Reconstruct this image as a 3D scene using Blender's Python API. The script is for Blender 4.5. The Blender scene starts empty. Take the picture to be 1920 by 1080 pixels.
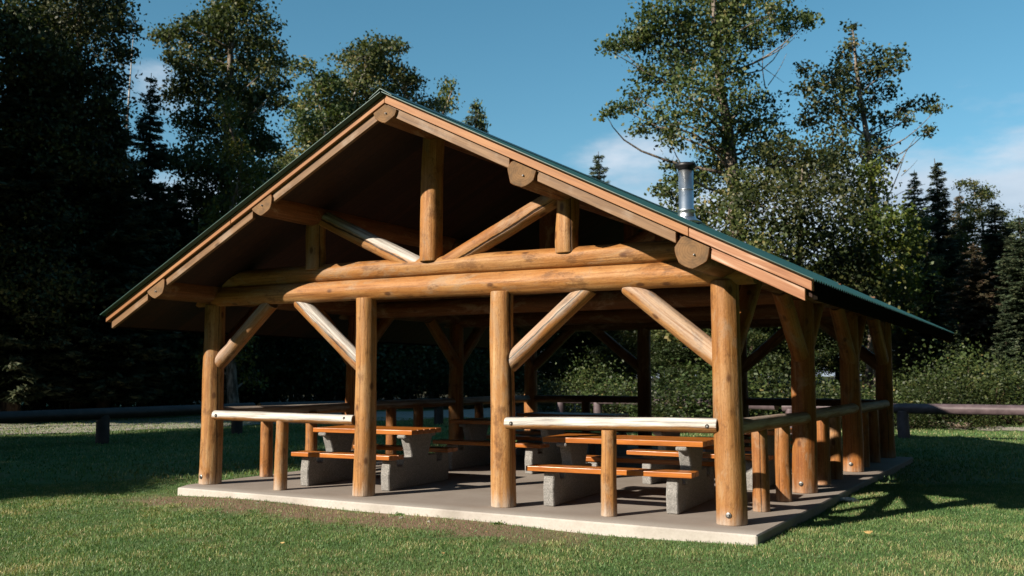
import bpy, math, random
import numpy as np
from mathutils import Vector, Matrix, noise as mnoise

# ------------------------------------------------------------------ camera, sky, sun, exposure
SC = bpy.context.scene
COL = SC.collection
CAM_P = np.array([10.371, -9.776, 1.5]); YAW = math.radians(-29.886); PITCH = math.radians(4.952); FPX = 1848.2
cam_d = bpy.data.cameras.new("camera"); cam = bpy.data.objects.new("camera", cam_d); COL.objects.link(cam)
cam.location = CAM_P; cam.rotation_euler = (math.pi/2 + PITCH, 0, -YAW)
cam_d.sensor_width = 36; cam_d.lens = 36*FPX/1920; cam_d.clip_end = 2000; cam_d.clip_start = .1
cam_d.dof.use_dof = True; cam_d.dof.focus_distance = 11.6; cam_d.dof.aperture_fstop = 2.0
SC.camera = cam
SUN_A, SUN_K = 0.50, 0.585            # the light travels along (A, 1, -K)
sd = Vector((-SUN_A, -1, SUN_K)).normalized()
elev = math.asin(sd.z)
sun_l = bpy.data.lights.new("sun", 'SUN'); sun_l.energy = 5.0; sun_l.angle = math.radians(.5); sun_l.color = (1, .89, .74)
sun = bpy.data.objects.new("sun", sun_l); COL.objects.link(sun)
sun.rotation_euler = sd.to_track_quat('Z', 'Y').to_euler(); sun.location = (-20, -40, 30)

def build_world():
    w = bpy.data.worlds.new("World"); SC.world = w; w.use_nodes = True
    nt = w.node_tree; nt.nodes.clear()
    N = lambda t: nt.nodes.new(t)
    out = N('ShaderNodeOutputWorld'); bg = N('ShaderNodeBackground'); bg.inputs[1].default_value = .058
    sky = N('ShaderNodeTexSky'); sky.sky_type = 'NISHITA'; sky.sun_disc = False
    sky.sun_elevation = elev; sky.sun_rotation = math.atan2(sd.x, sd.y)
    sky.altitude = 400; sky.air_density = 1.0; sky.dust_density = .6; sky.ozone_density = 3.0
    tc = N('ShaderNodeTexCoord'); sep = N('ShaderNodeSeparateXYZ')
    nt.links.new(tc.outputs['Generated'], sep.inputs[0])
    mp = N('ShaderNodeMapping'); mp.inputs['Scale'].default_value = (3.2, 3.2, 9.0); mp.inputs['Location'].default_value = (.9, .4, .2)
    nt.links.new(tc.outputs['Generated'], mp.inputs[0])
    no = N('ShaderNodeTexNoise'); no.inputs['Scale'].default_value = 1.3; no.inputs['Detail'].default_value = 7; no.inputs['Roughness'].default_value = .58
    nt.links.new(mp.outputs[0], no.inputs['Vector'])
    def math_(op, a, b=None, c=None):
        m = N('ShaderNodeMath'); m.operation = op
        for i, v in enumerate((a, b, c)):
            if v is None: continue
            if isinstance(v, (int, float)): m.inputs[i].default_value = v
            else: nt.links.new(v, m.inputs[i])
        return m.outputs[0]
    def ramp(v, lo, hi):
        m = N('ShaderNodeMapRange'); m.interpolation_type = 'SMOOTHSTEP'
        nt.links.new(v, m.inputs[0]); m.inputs[1].default_value = lo; m.inputs[2].default_value = hi
        return m.outputs[0]
    band = math_('SUBTRACT', 1.0, ramp(sep.outputs[2], .14, .235))      # cloud bank low over the horizon
    # cloud amount: the noise lifted towards the horizon
    amt = math_('ADD', no.outputs[0], math_('MULTIPLY', band, .52))
    # three cloud banks low in the sky: behind the chimney, over the right-hand spruces and behind the left trees
    bank = None
    for dx, dy, dz, r, k in ((-.383, .902, .192, .05, .26), (-.05, .985, .150, .08, .28), (-.737, .626, .255, .04, .16)):
        vd = N('ShaderNodeVectorMath'); vd.operation = 'DISTANCE'; nt.links.new(tc.outputs['Generated'], vd.inputs[0]); vd.inputs[1].default_value = Vector((dx, dy, dz)).normalized()
        g = math_('MULTIPLY', math_('SUBTRACT', 1.0, ramp(vd.outputs['Value'], r*.3, r*2.2)), k)
        bank = g if bank is None else math_('MAXIMUM', bank, g)
    lo_ = math_('MULTIPLY', ramp(amt, .62, .95), ramp(band, 0.0, .35))
    hi_ = ramp(math_('ADD', no.outputs[0], bank), .66, .92)
    mask = math_('MULTIPLY', math_('MAXIMUM', lo_, hi_), .9)
    mix = N('ShaderNodeMix'); mix.data_type = 'RGBA'
    hs = N('ShaderNodeHueSaturation'); hs.inputs['Saturation'].default_value = 1.16; hs.inputs['Value'].default_value = 1.18; hs.inputs['Hue'].default_value = .474
    nt.links.new(sky.outputs[0], hs.inputs['Color'])
    no2 = N('ShaderNodeTexNoise'); no2.inputs['Scale'].default_value = 3.0; no2.inputs['Detail'].default_value = 5
    nt.links.new(mp.outputs[0], no2.inputs['Vector'])
    cr = N('ShaderNodeValToRGB'); cr.color_ramp.elements[0].position = .35; cr.color_ramp.elements[0].color = (4.6, 5.6, 6.8, 1)
    cr.color_ramp.elements[1].position = .7; cr.color_ramp.elements[1].color = (6.6, 7.4, 8.4, 1)
    nt.links.new(no2.outputs[0], cr.inputs[0])
    nt.links.new(mask, mix.inputs['Factor']); nt.links.new(hs.outputs[0], mix.inputs['A']); nt.links.new(cr.outputs[0], mix.inputs['B'])
    nt.links.new(mix.outputs['Result'], bg.inputs[0]); nt.links.new(bg.outputs[0], out.inputs[0])
build_world()
SC.view_settings.view_transform = 'Standard'; SC.view_settings.look = 'None'
SC.view_settings.exposure = 0.88; SC.view_settings.gamma = 1.0; SC.view_settings.use_curve_mapping = False
SC.cycles.max_bounces = 6; SC.cycles.diffuse_bounces = 3; SC.cycles.transmission_bounces = 3; SC.cycles.glossy_bounces = 2
SC.cycles.sample_clamp_indirect = 4.0
SC.cycles.use_denoising = True

_fw = np.array([math.sin(YAW)*math.cos(PITCH), math.cos(YAW)*math.cos(PITCH), math.sin(PITCH)])
_rt = np.array([math.cos(YAW), -math.sin(YAW), 0]); _up = np.cross(_rt, _fw)
def at(px, py, d):
    """world point at distance d along the view axis that the photograph shows at (px, py)"""
    return CAM_P + d*(_fw + _rt*(px-960)/FPX - _up*(py-540)/FPX)
def ground_at(px, d):
    P = at(px, 705, d); return (float(P[0]), float(P[1]))

# ------------------------------------------------------------------ node helper and materials
class NT:
    def __init__(s, name):
        s.m = bpy.data.materials.new(name); s.m.use_nodes = True; s.t = s.m.node_tree; s.t.nodes.clear()
        s.out = s.n('ShaderNodeOutputMaterial')
    def n(s, t, **kw):
        x = s.t.nodes.new(t)
        for k, v in kw.items(): setattr(x, k, v)
        return x
    def set(s, sock, v):
        if hasattr(v, 'is_output') or isinstance(v, bpy.types.NodeSocket): s.t.links.new(v, sock)
        elif isinstance(v, (tuple, list)) and len(v) == 3 and sock.type == 'RGBA': sock.default_value = (*v, 1)
        else: sock.default_value = v
    def math(s, op, a, b=None, c=None, clamp=False):
        m = s.n('ShaderNodeMath', operation=op, use_clamp=clamp)
        for i, v in enumerate((a, b, c)):
            if v is not None: s.set(m.inputs[i], v)
        return m.outputs[0]
    def step(s, v, lo, hi, a=0., b=1.):
        m = s.n('ShaderNodeMapRange', interpolation_type='SMOOTHSTEP')
        s.set(m.inputs[0], v)
        for i, x in enumerate((lo, hi, a, b)): s.set(m.inputs[i+1], x)
        return m.outputs[0]
    def mix(s, f, a, b, blend='MIX'):
        m = s.n('ShaderNodeMix', data_type='RGBA', blend_type=blend)
        s.set(m.inputs['Factor'], f); s.set(m.inputs['A'], a); s.set(m.inputs['B'], b); return m.outputs['Result']
    def noise(s, vec, scale, detail=3, rough=.55, dist=0, col=False):
        x = s.n('ShaderNodeTexNoise'); s.set(x.inputs['Vector'], vec)
        x.inputs['Scale'].default_value = scale; x.inputs['Detail'].default_value = detail
        x.inputs['Roughness'].default_value = rough; x.inputs['Distortion'].default_value = dist
        return x.outputs[1 if col else 0]
    def mapv(s, vec, scale=(1, 1, 1), loc=(0, 0, 0), rot=(0, 0, 0)):
        x = s.n('ShaderNodeMapping'); s.set(x.inputs[0], vec); x.inputs['Scale'].default_value = scale
        x.inputs['Location'].default_value = loc; x.inputs['Rotation'].default_value = rot; return x.outputs[0]
    def obj(s): return s.n('ShaderNodeTexCoord').outputs['Object']
    def pos(s): return s.n('ShaderNodeNewGeometry').outputs['Position']
    def nrm(s): return s.n('ShaderNodeNewGeometry').outputs['Normal']
    def xyz(s, v):
        x = s.n('ShaderNodeSeparateXYZ'); s.set(x.inputs[0], v); return x.outputs
    def rnd(s): return s.n('ShaderNodeObjectInfo').outputs['Random']
    def offs(s, vec, k=37.):
        v = s.n('ShaderNodeVectorMath', operation='ADD'); s.set(v.inputs[0], vec)
        c = s.n('ShaderNodeCombineXYZ'); r = s.math('MULTIPLY', s.rnd(), k)
        for i in range(3): s.t.links.new(r, c.inputs[i])
        s.t.links.new(c.outputs[0], v.inputs[1]); return v.outputs[0]
    def ramp(s, f, stops):
        r = s.n('ShaderNodeValToRGB'); s.set(r.inputs[0], f); e = r.color_ramp.elements
        while len(e) < len(stops): e.new(.5)
        for x, (p, c) in zip(e, stops): x.position = p; x.color = (*c, 1)
        return r.outputs[0]
    def bump(s, h, st, d=.01):
        b = s.n('ShaderNodeBump'); b.inputs['Strength'].default_value = st; b.inputs['Distance'].default_value = d
        s.set(b.inputs['Height'], h); return b.outputs[0]
    def pbsdf(s, col, rough=.6, metal=0., spec=.5, normal=None, link=True):
        p = s.n('ShaderNodeBsdfPrincipled'); s.set(p.inputs['Base Color'], col); s.set(p.inputs['Roughness'], rough)
        s.set(p.inputs['Metallic'], metal); p.inputs['Specular IOR Level'].default_value = spec
        if normal is not None: s.set(p.inputs['Normal'], normal)
        if link: s.t.links.new(p.outputs[0], s.out.inputs[0])
        return p.outputs[0]

def wood_log(name, tone=(1, 1, 1), foot=0., bleach=0., rough=.56, blo=-.5):
    """peeled varnished log: grain along local z, knots, one drying crack; foot = pale weathered foot, bleach = sun-bleached upper side"""
    t = NT(name); oc = t.obj(); v = t.offs(oc)
    g = t.noise(t.mapv(v, (16, 16, .9)), 1.6, 6, .62, .4)
    p = t.noise(t.mapv(v, (1.6, 1.6, .8)), 1.3, 4, .6)
    base = t.ramp(g, [(.28, (.145, .058, .016)), (.44, (.225, .102, .030)), (.60, (.280, .138, .045)), (.80, (.345, .195, .082))])
    pale = t.ramp(g, [(.3, (.20, .100, .038)), (.55, (.30, .172, .074)), (.75, (.38, .25, .13))])
    c = t.mix(t.step(p, .44, .66), base, pale)
    streak = t.noise(t.mapv(v, (34, 34, .55)), 1.0, 3, .6)
    c = t.mix(t.step(streak, .56, .68, 0, .55), c, (.095, .040, .014))
    tint = t.ramp(t.rnd(), [(0, (1.0, .94, .88)), (.5, (1.14, 1.14, 1.14)), (1, (1.26, 1.26, 1.28))])
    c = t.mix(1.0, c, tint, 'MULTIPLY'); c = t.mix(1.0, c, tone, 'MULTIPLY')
    blot = t.noise(t.mapv(v, (2.6, 2.6, 1.1)), 1.7, 6, .68, .6)
    c = t.mix(t.step(blot, .50, .66, 0, .62), c, (.27, .19, .12))
    c = t.mix(t.step(t.noise(t.mapv(v, (4, 4, 2.2), (3, 1, 7)), 1.5, 5, .7), .53, .66, 0, .68), c, (.105, .042, .013))
    sp = t.noise(t.mapv(v, (1, 1, .45)), 75, 3, .7)
    c = t.mix(t.step(sp, .54, .70, 0, .45), c, (.10, .045, .017))
    c = t.mix(t.step(sp, .44, .30, 0, .22), c, (.37, .25, .13))
    # knots
    vo = t.n('ShaderNodeTexVoronoi'); t.set(vo.inputs['Vector'], t.mapv(v, (1, 1, .55))); vo.inputs['Scale'].default_value = 4.6
    k = t.step(vo.outputs['Distance'], .07, .17, 1, 0)
    c = t.mix(t.math('MULTIPLY', k, .85), c, (.075, .028, .011))
    # drying crack
    X = t.xyz(oc); ang = t.math('ARCTAN2', X[1], X[0])
    wob = t.math('MULTIPLY', t.math('SUBTRACT', t.noise(t.mapv(v, (.3, .3, 1.1)), 1.5, 5), .5), .5)
    oi = t.n('ShaderNodeObjectInfo'); sc = t.n('ShaderNodeSeparateColor'); t.t.links.new(oi.outputs['Color'], sc.inputs[0])
    a0 = t.math('MULTIPLY', t.math('SUBTRACT', sc.outputs[0], .5), 2*math.pi)
    d0 = t.math('SUBTRACT', t.math('ADD', ang, wob), a0)
    da = t.math('ABSOLUTE', t.math('SUBTRACT', t.math('FLOORED_MODULO', t.math('ADD', d0, math.pi), 2*math.pi), math.pi))
    seg = t.step(t.noise(t.mapv(v, (.2, .2, 1)), .9, 1), .36, .50)
    jag = t.math('MULTIPLY_ADD', t.noise(t.mapv(v, (2, 2, 5)), 2.5, 3), 1.6, .2)
    wd = t.math('MULTIPLY', t.math('MULTIPLY', sc.outputs[1], jag), seg)
    crack = t.math('MULTIPLY', t.math('SUBTRACT', 1.0, t.step(t.math('DIVIDE', da, t.math('ADD', wd, .0005)), .55, 1.1)), t.step(wd, .004, .012))
    c = t.mix(t.math('MULTIPLY', crack, .9), c, (.02, .010, .006))
    if foot:
        z = t.xyz(t.pos())[2]
        fz = t.math('ADD', z, t.math('MULTIPLY', t.math('SUBTRACT', t.noise(t.mapv(v, (14, 14, 1.2)), 1.2, 4), .5), .55))
        c = t.mix(t.step(fz, -.10, .20, foot, 0), c, t.mix(g, (.30, .25, .20), (.55, .48, .41)))
    if bleach:
        nz = t.xyz(t.nrm())[2]
        f = t.math('ADD', nz, t.math('MULTIPLY', t.math('SUBTRACT', t.noise(t.mapv(v, (7, 7, 1.5)), 1.4, 5), .5), 1.3))
        gray = t.ramp(t.noise(t.mapv(v, (26, 26, 1.1)), 1.3, 5, .65), [(.32, (.13, .12, .112)), (.5, (.39, .375, .35)), (.7, (.63, .61, .58))])
        c = t.mix(t.step(f, blo, blo+.45, 0, bleach), c, gray)
    h = t.math('ADD', t.math('MULTIPLY', g, .5), t.math('MULTIPLY', crack, -1.2))
    h = t.math('ADD', h, t.math('MULTIPLY', t.noise(t.mapv(v, (5, 5, 1.5)), 1.5, 3), .7))
    t.pbsdf(c, t.step(g, .3, .7, rough+.1, rough-.06), 0, .3, t.bump(t.math('ADD', h, t.math('MULTIPLY', sp, .35)), .7, .014))
    return t.m

def end_grain(name, tone=(1, 1, 1)):
    t = NT(name); oc = t.obj(); v = t.offs(oc)
    w = t.n('ShaderNodeTexNoise'); X = t.xyz(oc)
    r = t.math('SQRT', t.math('ADD', t.math('MULTIPLY', X[0], X[0]), t.math('MULTIPLY', X[1], X[1])))
    rr = t.math('ADD', t.math('MULTIPLY', r, 260.), t.math('MULTIPLY', t.noise(v, 6, 3), 9.))
    ring = t.math('SINE', rr)
    c = t.mix(t.step(ring, -1, 1, .3, .7), (.150, .082, .038), (.215, .125, .060))
    c = t.mix(t.step(t.noise(v, 5, 5, .65), .40, .68), c, (.095, .060, .034))
    c = t.mix(t.step(t.noise(t.mapv(v, (3, 40, 3)), 1.2, 3), .62, .75, 0, .6), c, (.06, .04, .028))
    t.pbsdf(t.mix(1.0, c, tone, 'MULTIPLY'), .8, 0, .2, t.bump(ring, .12, .003)); return t.m

def plank(name, cols, sx=(1.2, 22, 22), rough=.45, spec=.4, dirt=.0, lines=0):
    t = NT(name); v = t.offs(t.obj())
    g = t.noise(t.mapv(v, sx), 1.4, 6, .6, .5)
    c = t.ramp(g, [(.3, cols[0]), (.52, cols[1]), (.75, cols[2])])
    c = t.mix(t.step(t.noise(v, 1.1, 3), .5, .75, 0, .35), c, cols[0])
    vo = t.n('ShaderNodeTexVoronoi'); t.set(vo.inputs['Vector'], t.mapv(v, tuple(.5 if a < 3 else 1 for a in sx))); vo.inputs['Scale'].default_value = 3.2
    c = t.mix(t.step(vo.outputs['Distance'], .04, .11, .7, 0), c, tuple(x*.3 for x in cols[0]))
    if lines:
        fr = t.math('FRACT', t.math('MULTIPLY', t.xyz(t.obj())[1], 1/lines))
        c = t.mix(t.step(fr, .03, .07, .85, 0), c, tuple(x*.12 for x in cols[0]))
        bd = t.math('FRACT', t.math('MULTIPLY', t.math('SINE', t.math('MULTIPLY', t.math('FLOOR', t.math('MULTIPLY', t.xyz(t.obj())[1], 1/lines)), 12.99)), 43.7))
        c = t.mix(1.0, c, t.ramp(bd, [(0, (.6, .6, .6)), (1, (1.35, 1.3, 1.25))]), 'MULTIPLY')
    if dirt: c = t.mix(t.step(t.noise(v, 3.5, 5), .5, .72, 0, dirt), c, (.33, .27, .22))
    t.pbsdf(c, rough, 0, spec, t.bump(g, .35, .006)); return t.m

M = {}
M['post'] = wood_log('post_wood', tone=(1.06, 1.06, 1.06), foot=.9)
M['side_post'] = wood_log('side_post_wood', tone=(.88, .70, .52), foot=.45)
M['beam'] = wood_log('beam_wood', tone=(1.02, .93, .80))
M['inner_shaded'] = wood_log('inner_shaded_wood', tone=(.42, .31, .22))  # same log wood, toned down for the shade under the roof
M['rail'] = wood_log('bleached_rail_wood', bleach=1.0, rough=.6)
M['siderail'] = wood_log('side_rail_wood', tone=(.8, .74, .66), bleach=.55, rough=.6)
M['brace'] = wood_log('brace_wood', tone=(.98, .9, .8), bleach=.35)
M['weather'] = wood_log('weathered_strut_wood', tone=(.95, .88, .8), bleach=.9, blo=-.05)
M['end'] = end_grain('log_end_grain')
M['barge_lo'] = plank('barge_board_wood', ((.085, .042, .018), (.165, .088, .038), (.25, .145, .075)), (1.0, 18, 18), .55, .3, .35)
M['barge_up'] = plank('fly_rafter_wood', ((.19, .078, .028), (.29, .128, .048), (.36, .185, .08)), (1.0, 18, 18), .55, .3)
M['barge_new'] = plank('red_cedar_wood', ((.20, .075, .032), (.32, .15, .075), (.52, .40, .31)), (1.0, 14, 14), .5, .3)
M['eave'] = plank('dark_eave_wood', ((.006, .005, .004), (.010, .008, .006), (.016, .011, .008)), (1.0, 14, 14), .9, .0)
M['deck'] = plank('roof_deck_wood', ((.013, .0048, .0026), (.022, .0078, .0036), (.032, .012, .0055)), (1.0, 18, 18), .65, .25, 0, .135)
M['table'] = plank('stained_table_plank', ((.20, .058, .010), (.36, .115, .018), (.45, .165, .03)), (1.2, 20, 20), .3, .5)

def mat_concrete():
    t = NT('slab_concrete'); v = t.pos()
    n = t.noise(v, 1.1, 6, .6); f = t.noise(v, 34, 4, .7)
    c = t.ramp(n, [(.3, (.28, .255, .23)), (.55, (.42, .395, .365)), (.75, (.51, .49, .46))])
    c = t.mix(t.step(f, .4, .8, 0, .35), c, (.24, .21, .18))
    # worn, stained floor, its inside also darkened for the roof's shade; paler rim
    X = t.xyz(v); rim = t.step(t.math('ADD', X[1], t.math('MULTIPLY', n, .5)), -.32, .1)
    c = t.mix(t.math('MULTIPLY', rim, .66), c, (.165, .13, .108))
    st = t.noise(t.mapv(v, (.5, 2.4, 1)), 1.3, 5)
    c = t.mix(t.step(st, .55, .75, 0, .35), c, (.22, .18, .15))
    t.pbsdf(c, .85, 0, .25, t.bump(f, .35, .006)); return t.m
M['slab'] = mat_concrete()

def mat_aggregate():
    t = NT('exposed_aggregate_concrete'); v = t.obj()
    vo = t.n('ShaderNodeTexVoronoi'); t.set(vo.inputs['Vector'], v); vo.inputs['Scale'].default_value = 105
    c = t.ramp(vo.outputs['Color'], [(.15, (.125, .12, .115)), (.5, (.215, .21, .20)), (.85, (.35, .34, .325))])
    c = t.mix(t.step(vo.outputs['Distance'], .35, .6, 0, .7), c, (.2, .195, .19))
    t.pbsdf(c, .8, 0, .3, t.bump(vo.outputs['Distance'], .6, .006)); return t.m
M['agg'] = mat_aggregate()

def mat_simple(name, col, rough, metal=0, var=.25, scale=6, spec=.5, bump=.2):
    t = NT(name); v = t.offs(t.obj()); n = t.noise(v, scale, 5)
    c = t.mix(t.step(n, .35, .7, 0, 1), tuple(x*(1-var) for x in col), tuple(min(1, x*(1+var*.6)) for x in col))
    t.pbsdf(c, rough, metal, spec, t.bump(n, bump, .004)); return t.m
M['metal_roof'] = mat_simple('green_painted_steel', (.020, .072, .062), .42, 0, .15, 2.5, .5, .05)
M['steel'] = mat_simple('galvanised_steel', (.70, .74, .78), .36, 1.0, .15, 5, .5, .03)
M['cap'] = mat_simple('blackened_steel', (.03, .03, .032), .45, .6, .3, 8)
M['bolt'] = mat_simple('bolt_steel', (.22, .22, .22), .5, 1.0, .3, 30)
M['recess_shade'] = mat_simple('bolt_recess_shade', (.02, .016, .013), .8)
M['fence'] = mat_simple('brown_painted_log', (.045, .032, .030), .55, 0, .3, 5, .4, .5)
M['fence_lit'] = mat_simple('sunlit_brown_painted_log', (.10, .072, .080), .55, 0, .3, 5, .4, .5)  # same brown paint, with the sunlight put into a lighter colour
M['stone'] = mat_simple('stone_grey', (.30, .27, .24), .85, 0, .4, 20)
M['paper'] = mat_simple('white_paper', (.75, .77, .8), .7, 0, .1, 10)
M['dryleaf'] = mat_simple('dry_leaf', (.52, .36, .14), .6, 0, .4, 12)
M['oldlog'] = mat_simple('grey_fallen_log', (.15, .115, .09), .85, 0, .4, 7, .2, .8)

def mat_bark(name, a, b):
    t = NT(name); v = t.offs(t.obj())
    n = t.noise(t.mapv(v, (5, 5, 1.2)), 2.2, 6, .65)
    c = t.mix(t.step(n, .38, .62), a, b); t.pbsdf(c, .9, 0, .15, t.bump(n, .8, .03)); return t.m
M['bark'] = mat_bark('grey_bark', (.07, .055, .042), (.27, .225, .185))
M['barkdark'] = mat_bark('dark_bark', (.025, .018, .013), (.08, .058, .042))
M['barkpale'] = mat_bark('pale_bark', (.16, .14, .12), (.46, .42, .37))

def mat_leaf(name, stops, rough=.5, trans=.25, spec=.3):
    t = NT(name)
    a = t.n('ShaderNodeAttribute', attribute_name='tint', attribute_type='GEOMETRY').outputs['Fac']
    c = t.ramp(a, stops)
    hv = t.n('ShaderNodeHueSaturation'); t.set(hv.inputs['Color'], c)
    t.set(hv.inputs['Value'], t.math('MULTIPLY_ADD', t.rnd(), .35, .82)); t.set(hv.inputs['Hue'], t.math('MULTIPLY_ADD', t.rnd(), .025, .4875))
    c = hv.outputs[0]
    p = t.pbsdf(c, rough, 0, spec, None, False)
    tr = t.n('ShaderNodeBsdfTranslucent'); t.set(tr.inputs[0], t.mix(1.0, c, (1.25, 1.3, .6), 'MULTIPLY'))
    ms = t.n('ShaderNodeMixShader'); ms.inputs[0].default_value = trans
    t.t.links.new(p, ms.inputs[1]); t.t.links.new(tr.outputs[0], ms.inputs[2]); t.t.links.new(ms.outputs[0], t.out.inputs[0])
    return t.m
M['leaf'] = mat_leaf('broad_leaf', [(0, (.028, .046, .014)), (.5, (.062, .086, .024)), (.8, (.12, .13, .045)), (1, (.22, .18, .07))])
M['leafy'] = mat_leaf('yellow_green_leaf', [(0, (.035, .06, .013)), (.5, (.085, .115, .022)), (1, (.20, .19, .035))])
M['leafd'] = mat_leaf('dark_leaf', [(0, (.016, .028, .010)), (.6, (.036, .052, .016)), (1, (.09, .095, .03))])
M['needle'] = mat_leaf('spruce_needle', [(0, (.022, .036, .020)), (.6, (.048, .068, .036)), (1, (.095, .10, .05))], .55, .08, .3)
M['needler'] = mat_leaf('rusty_needle', [(0, (.035, .04, .024)), (.5, (.085, .078, .042)), (1, (.19, .125, .08))], .55, .08, .3)
M['bush'] = mat_leaf('bush_leaf', [(0, (.02, .036, .010)), (.5, (.052, .078, .022)), (.85, (.10, .115, .036)), (1, (.20, .15, .06))])
M['grassb'] = mat_leaf('grass_blade', [(0, (.054, .122, .036)), (.42, (.106, .192, .060)), (.74, (.190, .235, .088)), (1, (.42, .35, .19))], .5, .25, .35)

def mat_ground():
    t = NT('lawn_ground'); v = t.pos(); X = t.xyz(v)
    n1 = t.noise(v, .45, 4); n2 = t.noise(v, 2.6, 5); n3 = t.noise(v, 46, 4, .75)
    c = t.mix(t.step(n1, .35, .65), (.072, .135, .046), (.120, .168, .062))
    c = t.mix(t.step(n2, .50, .74, 0, .75), c, (.24, .19, .10))
    c = t.mix(t.step(n3, .35, .75, 0, .6), c, (.035, .058, .014))
    # trodden bare earth in front of the slab
    wob = t.math('MULTIPLY', t.math('SUBTRACT', n2, .5), 1.3)
    d = t.math('ADD', t.math('MULTIPLY', X[1], -1.0), wob)
    band = t.math('MULTIPLY', t.step(d, .4, .62), t.step(d, 1.15, 1.75, 1, 0))
    band = t.math('MULTIPLY', band, t.math('MULTIPLY', t.step(X[0], -.6, .3), t.step(X[0], 4.8, 7.2, 1, 0)))
    band = t.math('MULTIPLY', band, t.step(n3, .2, .5, .35, 1))
    earth = t.mix(n3, (.12, .075, .048), (.30, .21, .15))
    c = t.mix(band, c, earth)
    # forest floor and rough growth beyond the lawn
    ff = t.math('ADD', X[1], t.math('MULTIPLY', n1, 2.0))
    c = t.mix(t.step(ff, 24.5, 27), c, t.mix(n2, (.03, .024, .014), (.075, .07, .03)))
    t.pbsdf(c, .9, 0, .15, t.bump(n3, .8, .02)); return t.m
M['ground'] = mat_ground()
def mat_gravel(name, a, b):
    t = NT(name); v = t.pos(); n = t.noise(v, 1.2, 5); f = t.noise(v, 38, 3, .8)
    c = t.mix(t.step(f, .3, .7), a, b); c = t.mix(t.step(n, .5, .75, 0, .4), c, tuple(x*.55 for x in a))
    t.pbsdf(c, .9, 0, .2, t.bump(f, .7, .015)); return t.m
M['gravel'] = mat_gravel('gravel', (.22, .20, .175), (.42, .385, .34))
M['asphalt'] = mat_gravel('worn_asphalt', (.045, .047, .05), (.085, .086, .09))

# ------------------------------------------------------------------ object helpers
WM = {}
def tag(o, label=None, cat=None, group=None, kind=None):
    if label: o['label'] = label
    if cat: o['category'] = cat
    if group: o['group'] = group
    if kind: o['kind'] = kind
    return o
def empty(name, loc, rz=0, **k):
    o = bpy.data.objects.new(name, None); COL.objects.link(o); o.location = loc; o.rotation_euler = (0, 0, rz)
    o.empty_display_size = .3; WM[o.name] = Matrix.Translation(loc) @ Matrix.Rotation(rz, 4, 'Z'); tag(o, **k); return o
def mesh_np(name, V, F, mats, mi=None, smooth=None):
    """V (n,3); F list of index lists or (m,4)/(m,3) array"""
    me = bpy.data.meshes.new(name); V = np.asarray(V, np.float32)
    if isinstance(F, np.ndarray):
        k = F.shape[1]; nl = F.size; starts = np.arange(0, nl, k, dtype=np.int32); tot = np.full(len(F), k, np.int32); li = F.astype(np.int32).ravel()
    else:
        tot = np.array([len(f) for f in F], np.int32); starts = np.concatenate([[0], np.cumsum(tot)[:-1]]).astype(np.int32)
        li = np.array([i for f in F for i in f], np.int32)
    me.vertices.add(len(V)); me.vertices.foreach_set('co', V.ravel())
    me.loops.add(len(li)); me.loops.foreach_set('vertex_index', li)
    me.polygons.add(len(tot)); me.polygons.foreach_set('loop_start', starts); me.polygons.foreach_set('loop_total', tot)
    for m in mats: me.materials.append(m)
    if mi is not None: me.polygons.foreach_set('material_index', np.asarray(mi, np.int32))
    if smooth is not None: me.polygons.foreach_set('use_smooth', np.broadcast_to(np.asarray(smooth, bool), (len(tot),)).copy())
    me.update(calc_edges=True); me.validate(); return me
def put(name, me, world=None, parent=None, **k):
    o = bpy.data.objects.new(name, me); COL.objects.link(o); world = world or Matrix()
    if parent is not None:
        o.parent = parent; loc = WM[parent.name].inverted() @ world
    else: loc = world
    o.matrix_basis = loc; WM[o.name] = world; tag(o, **k); return o
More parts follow.
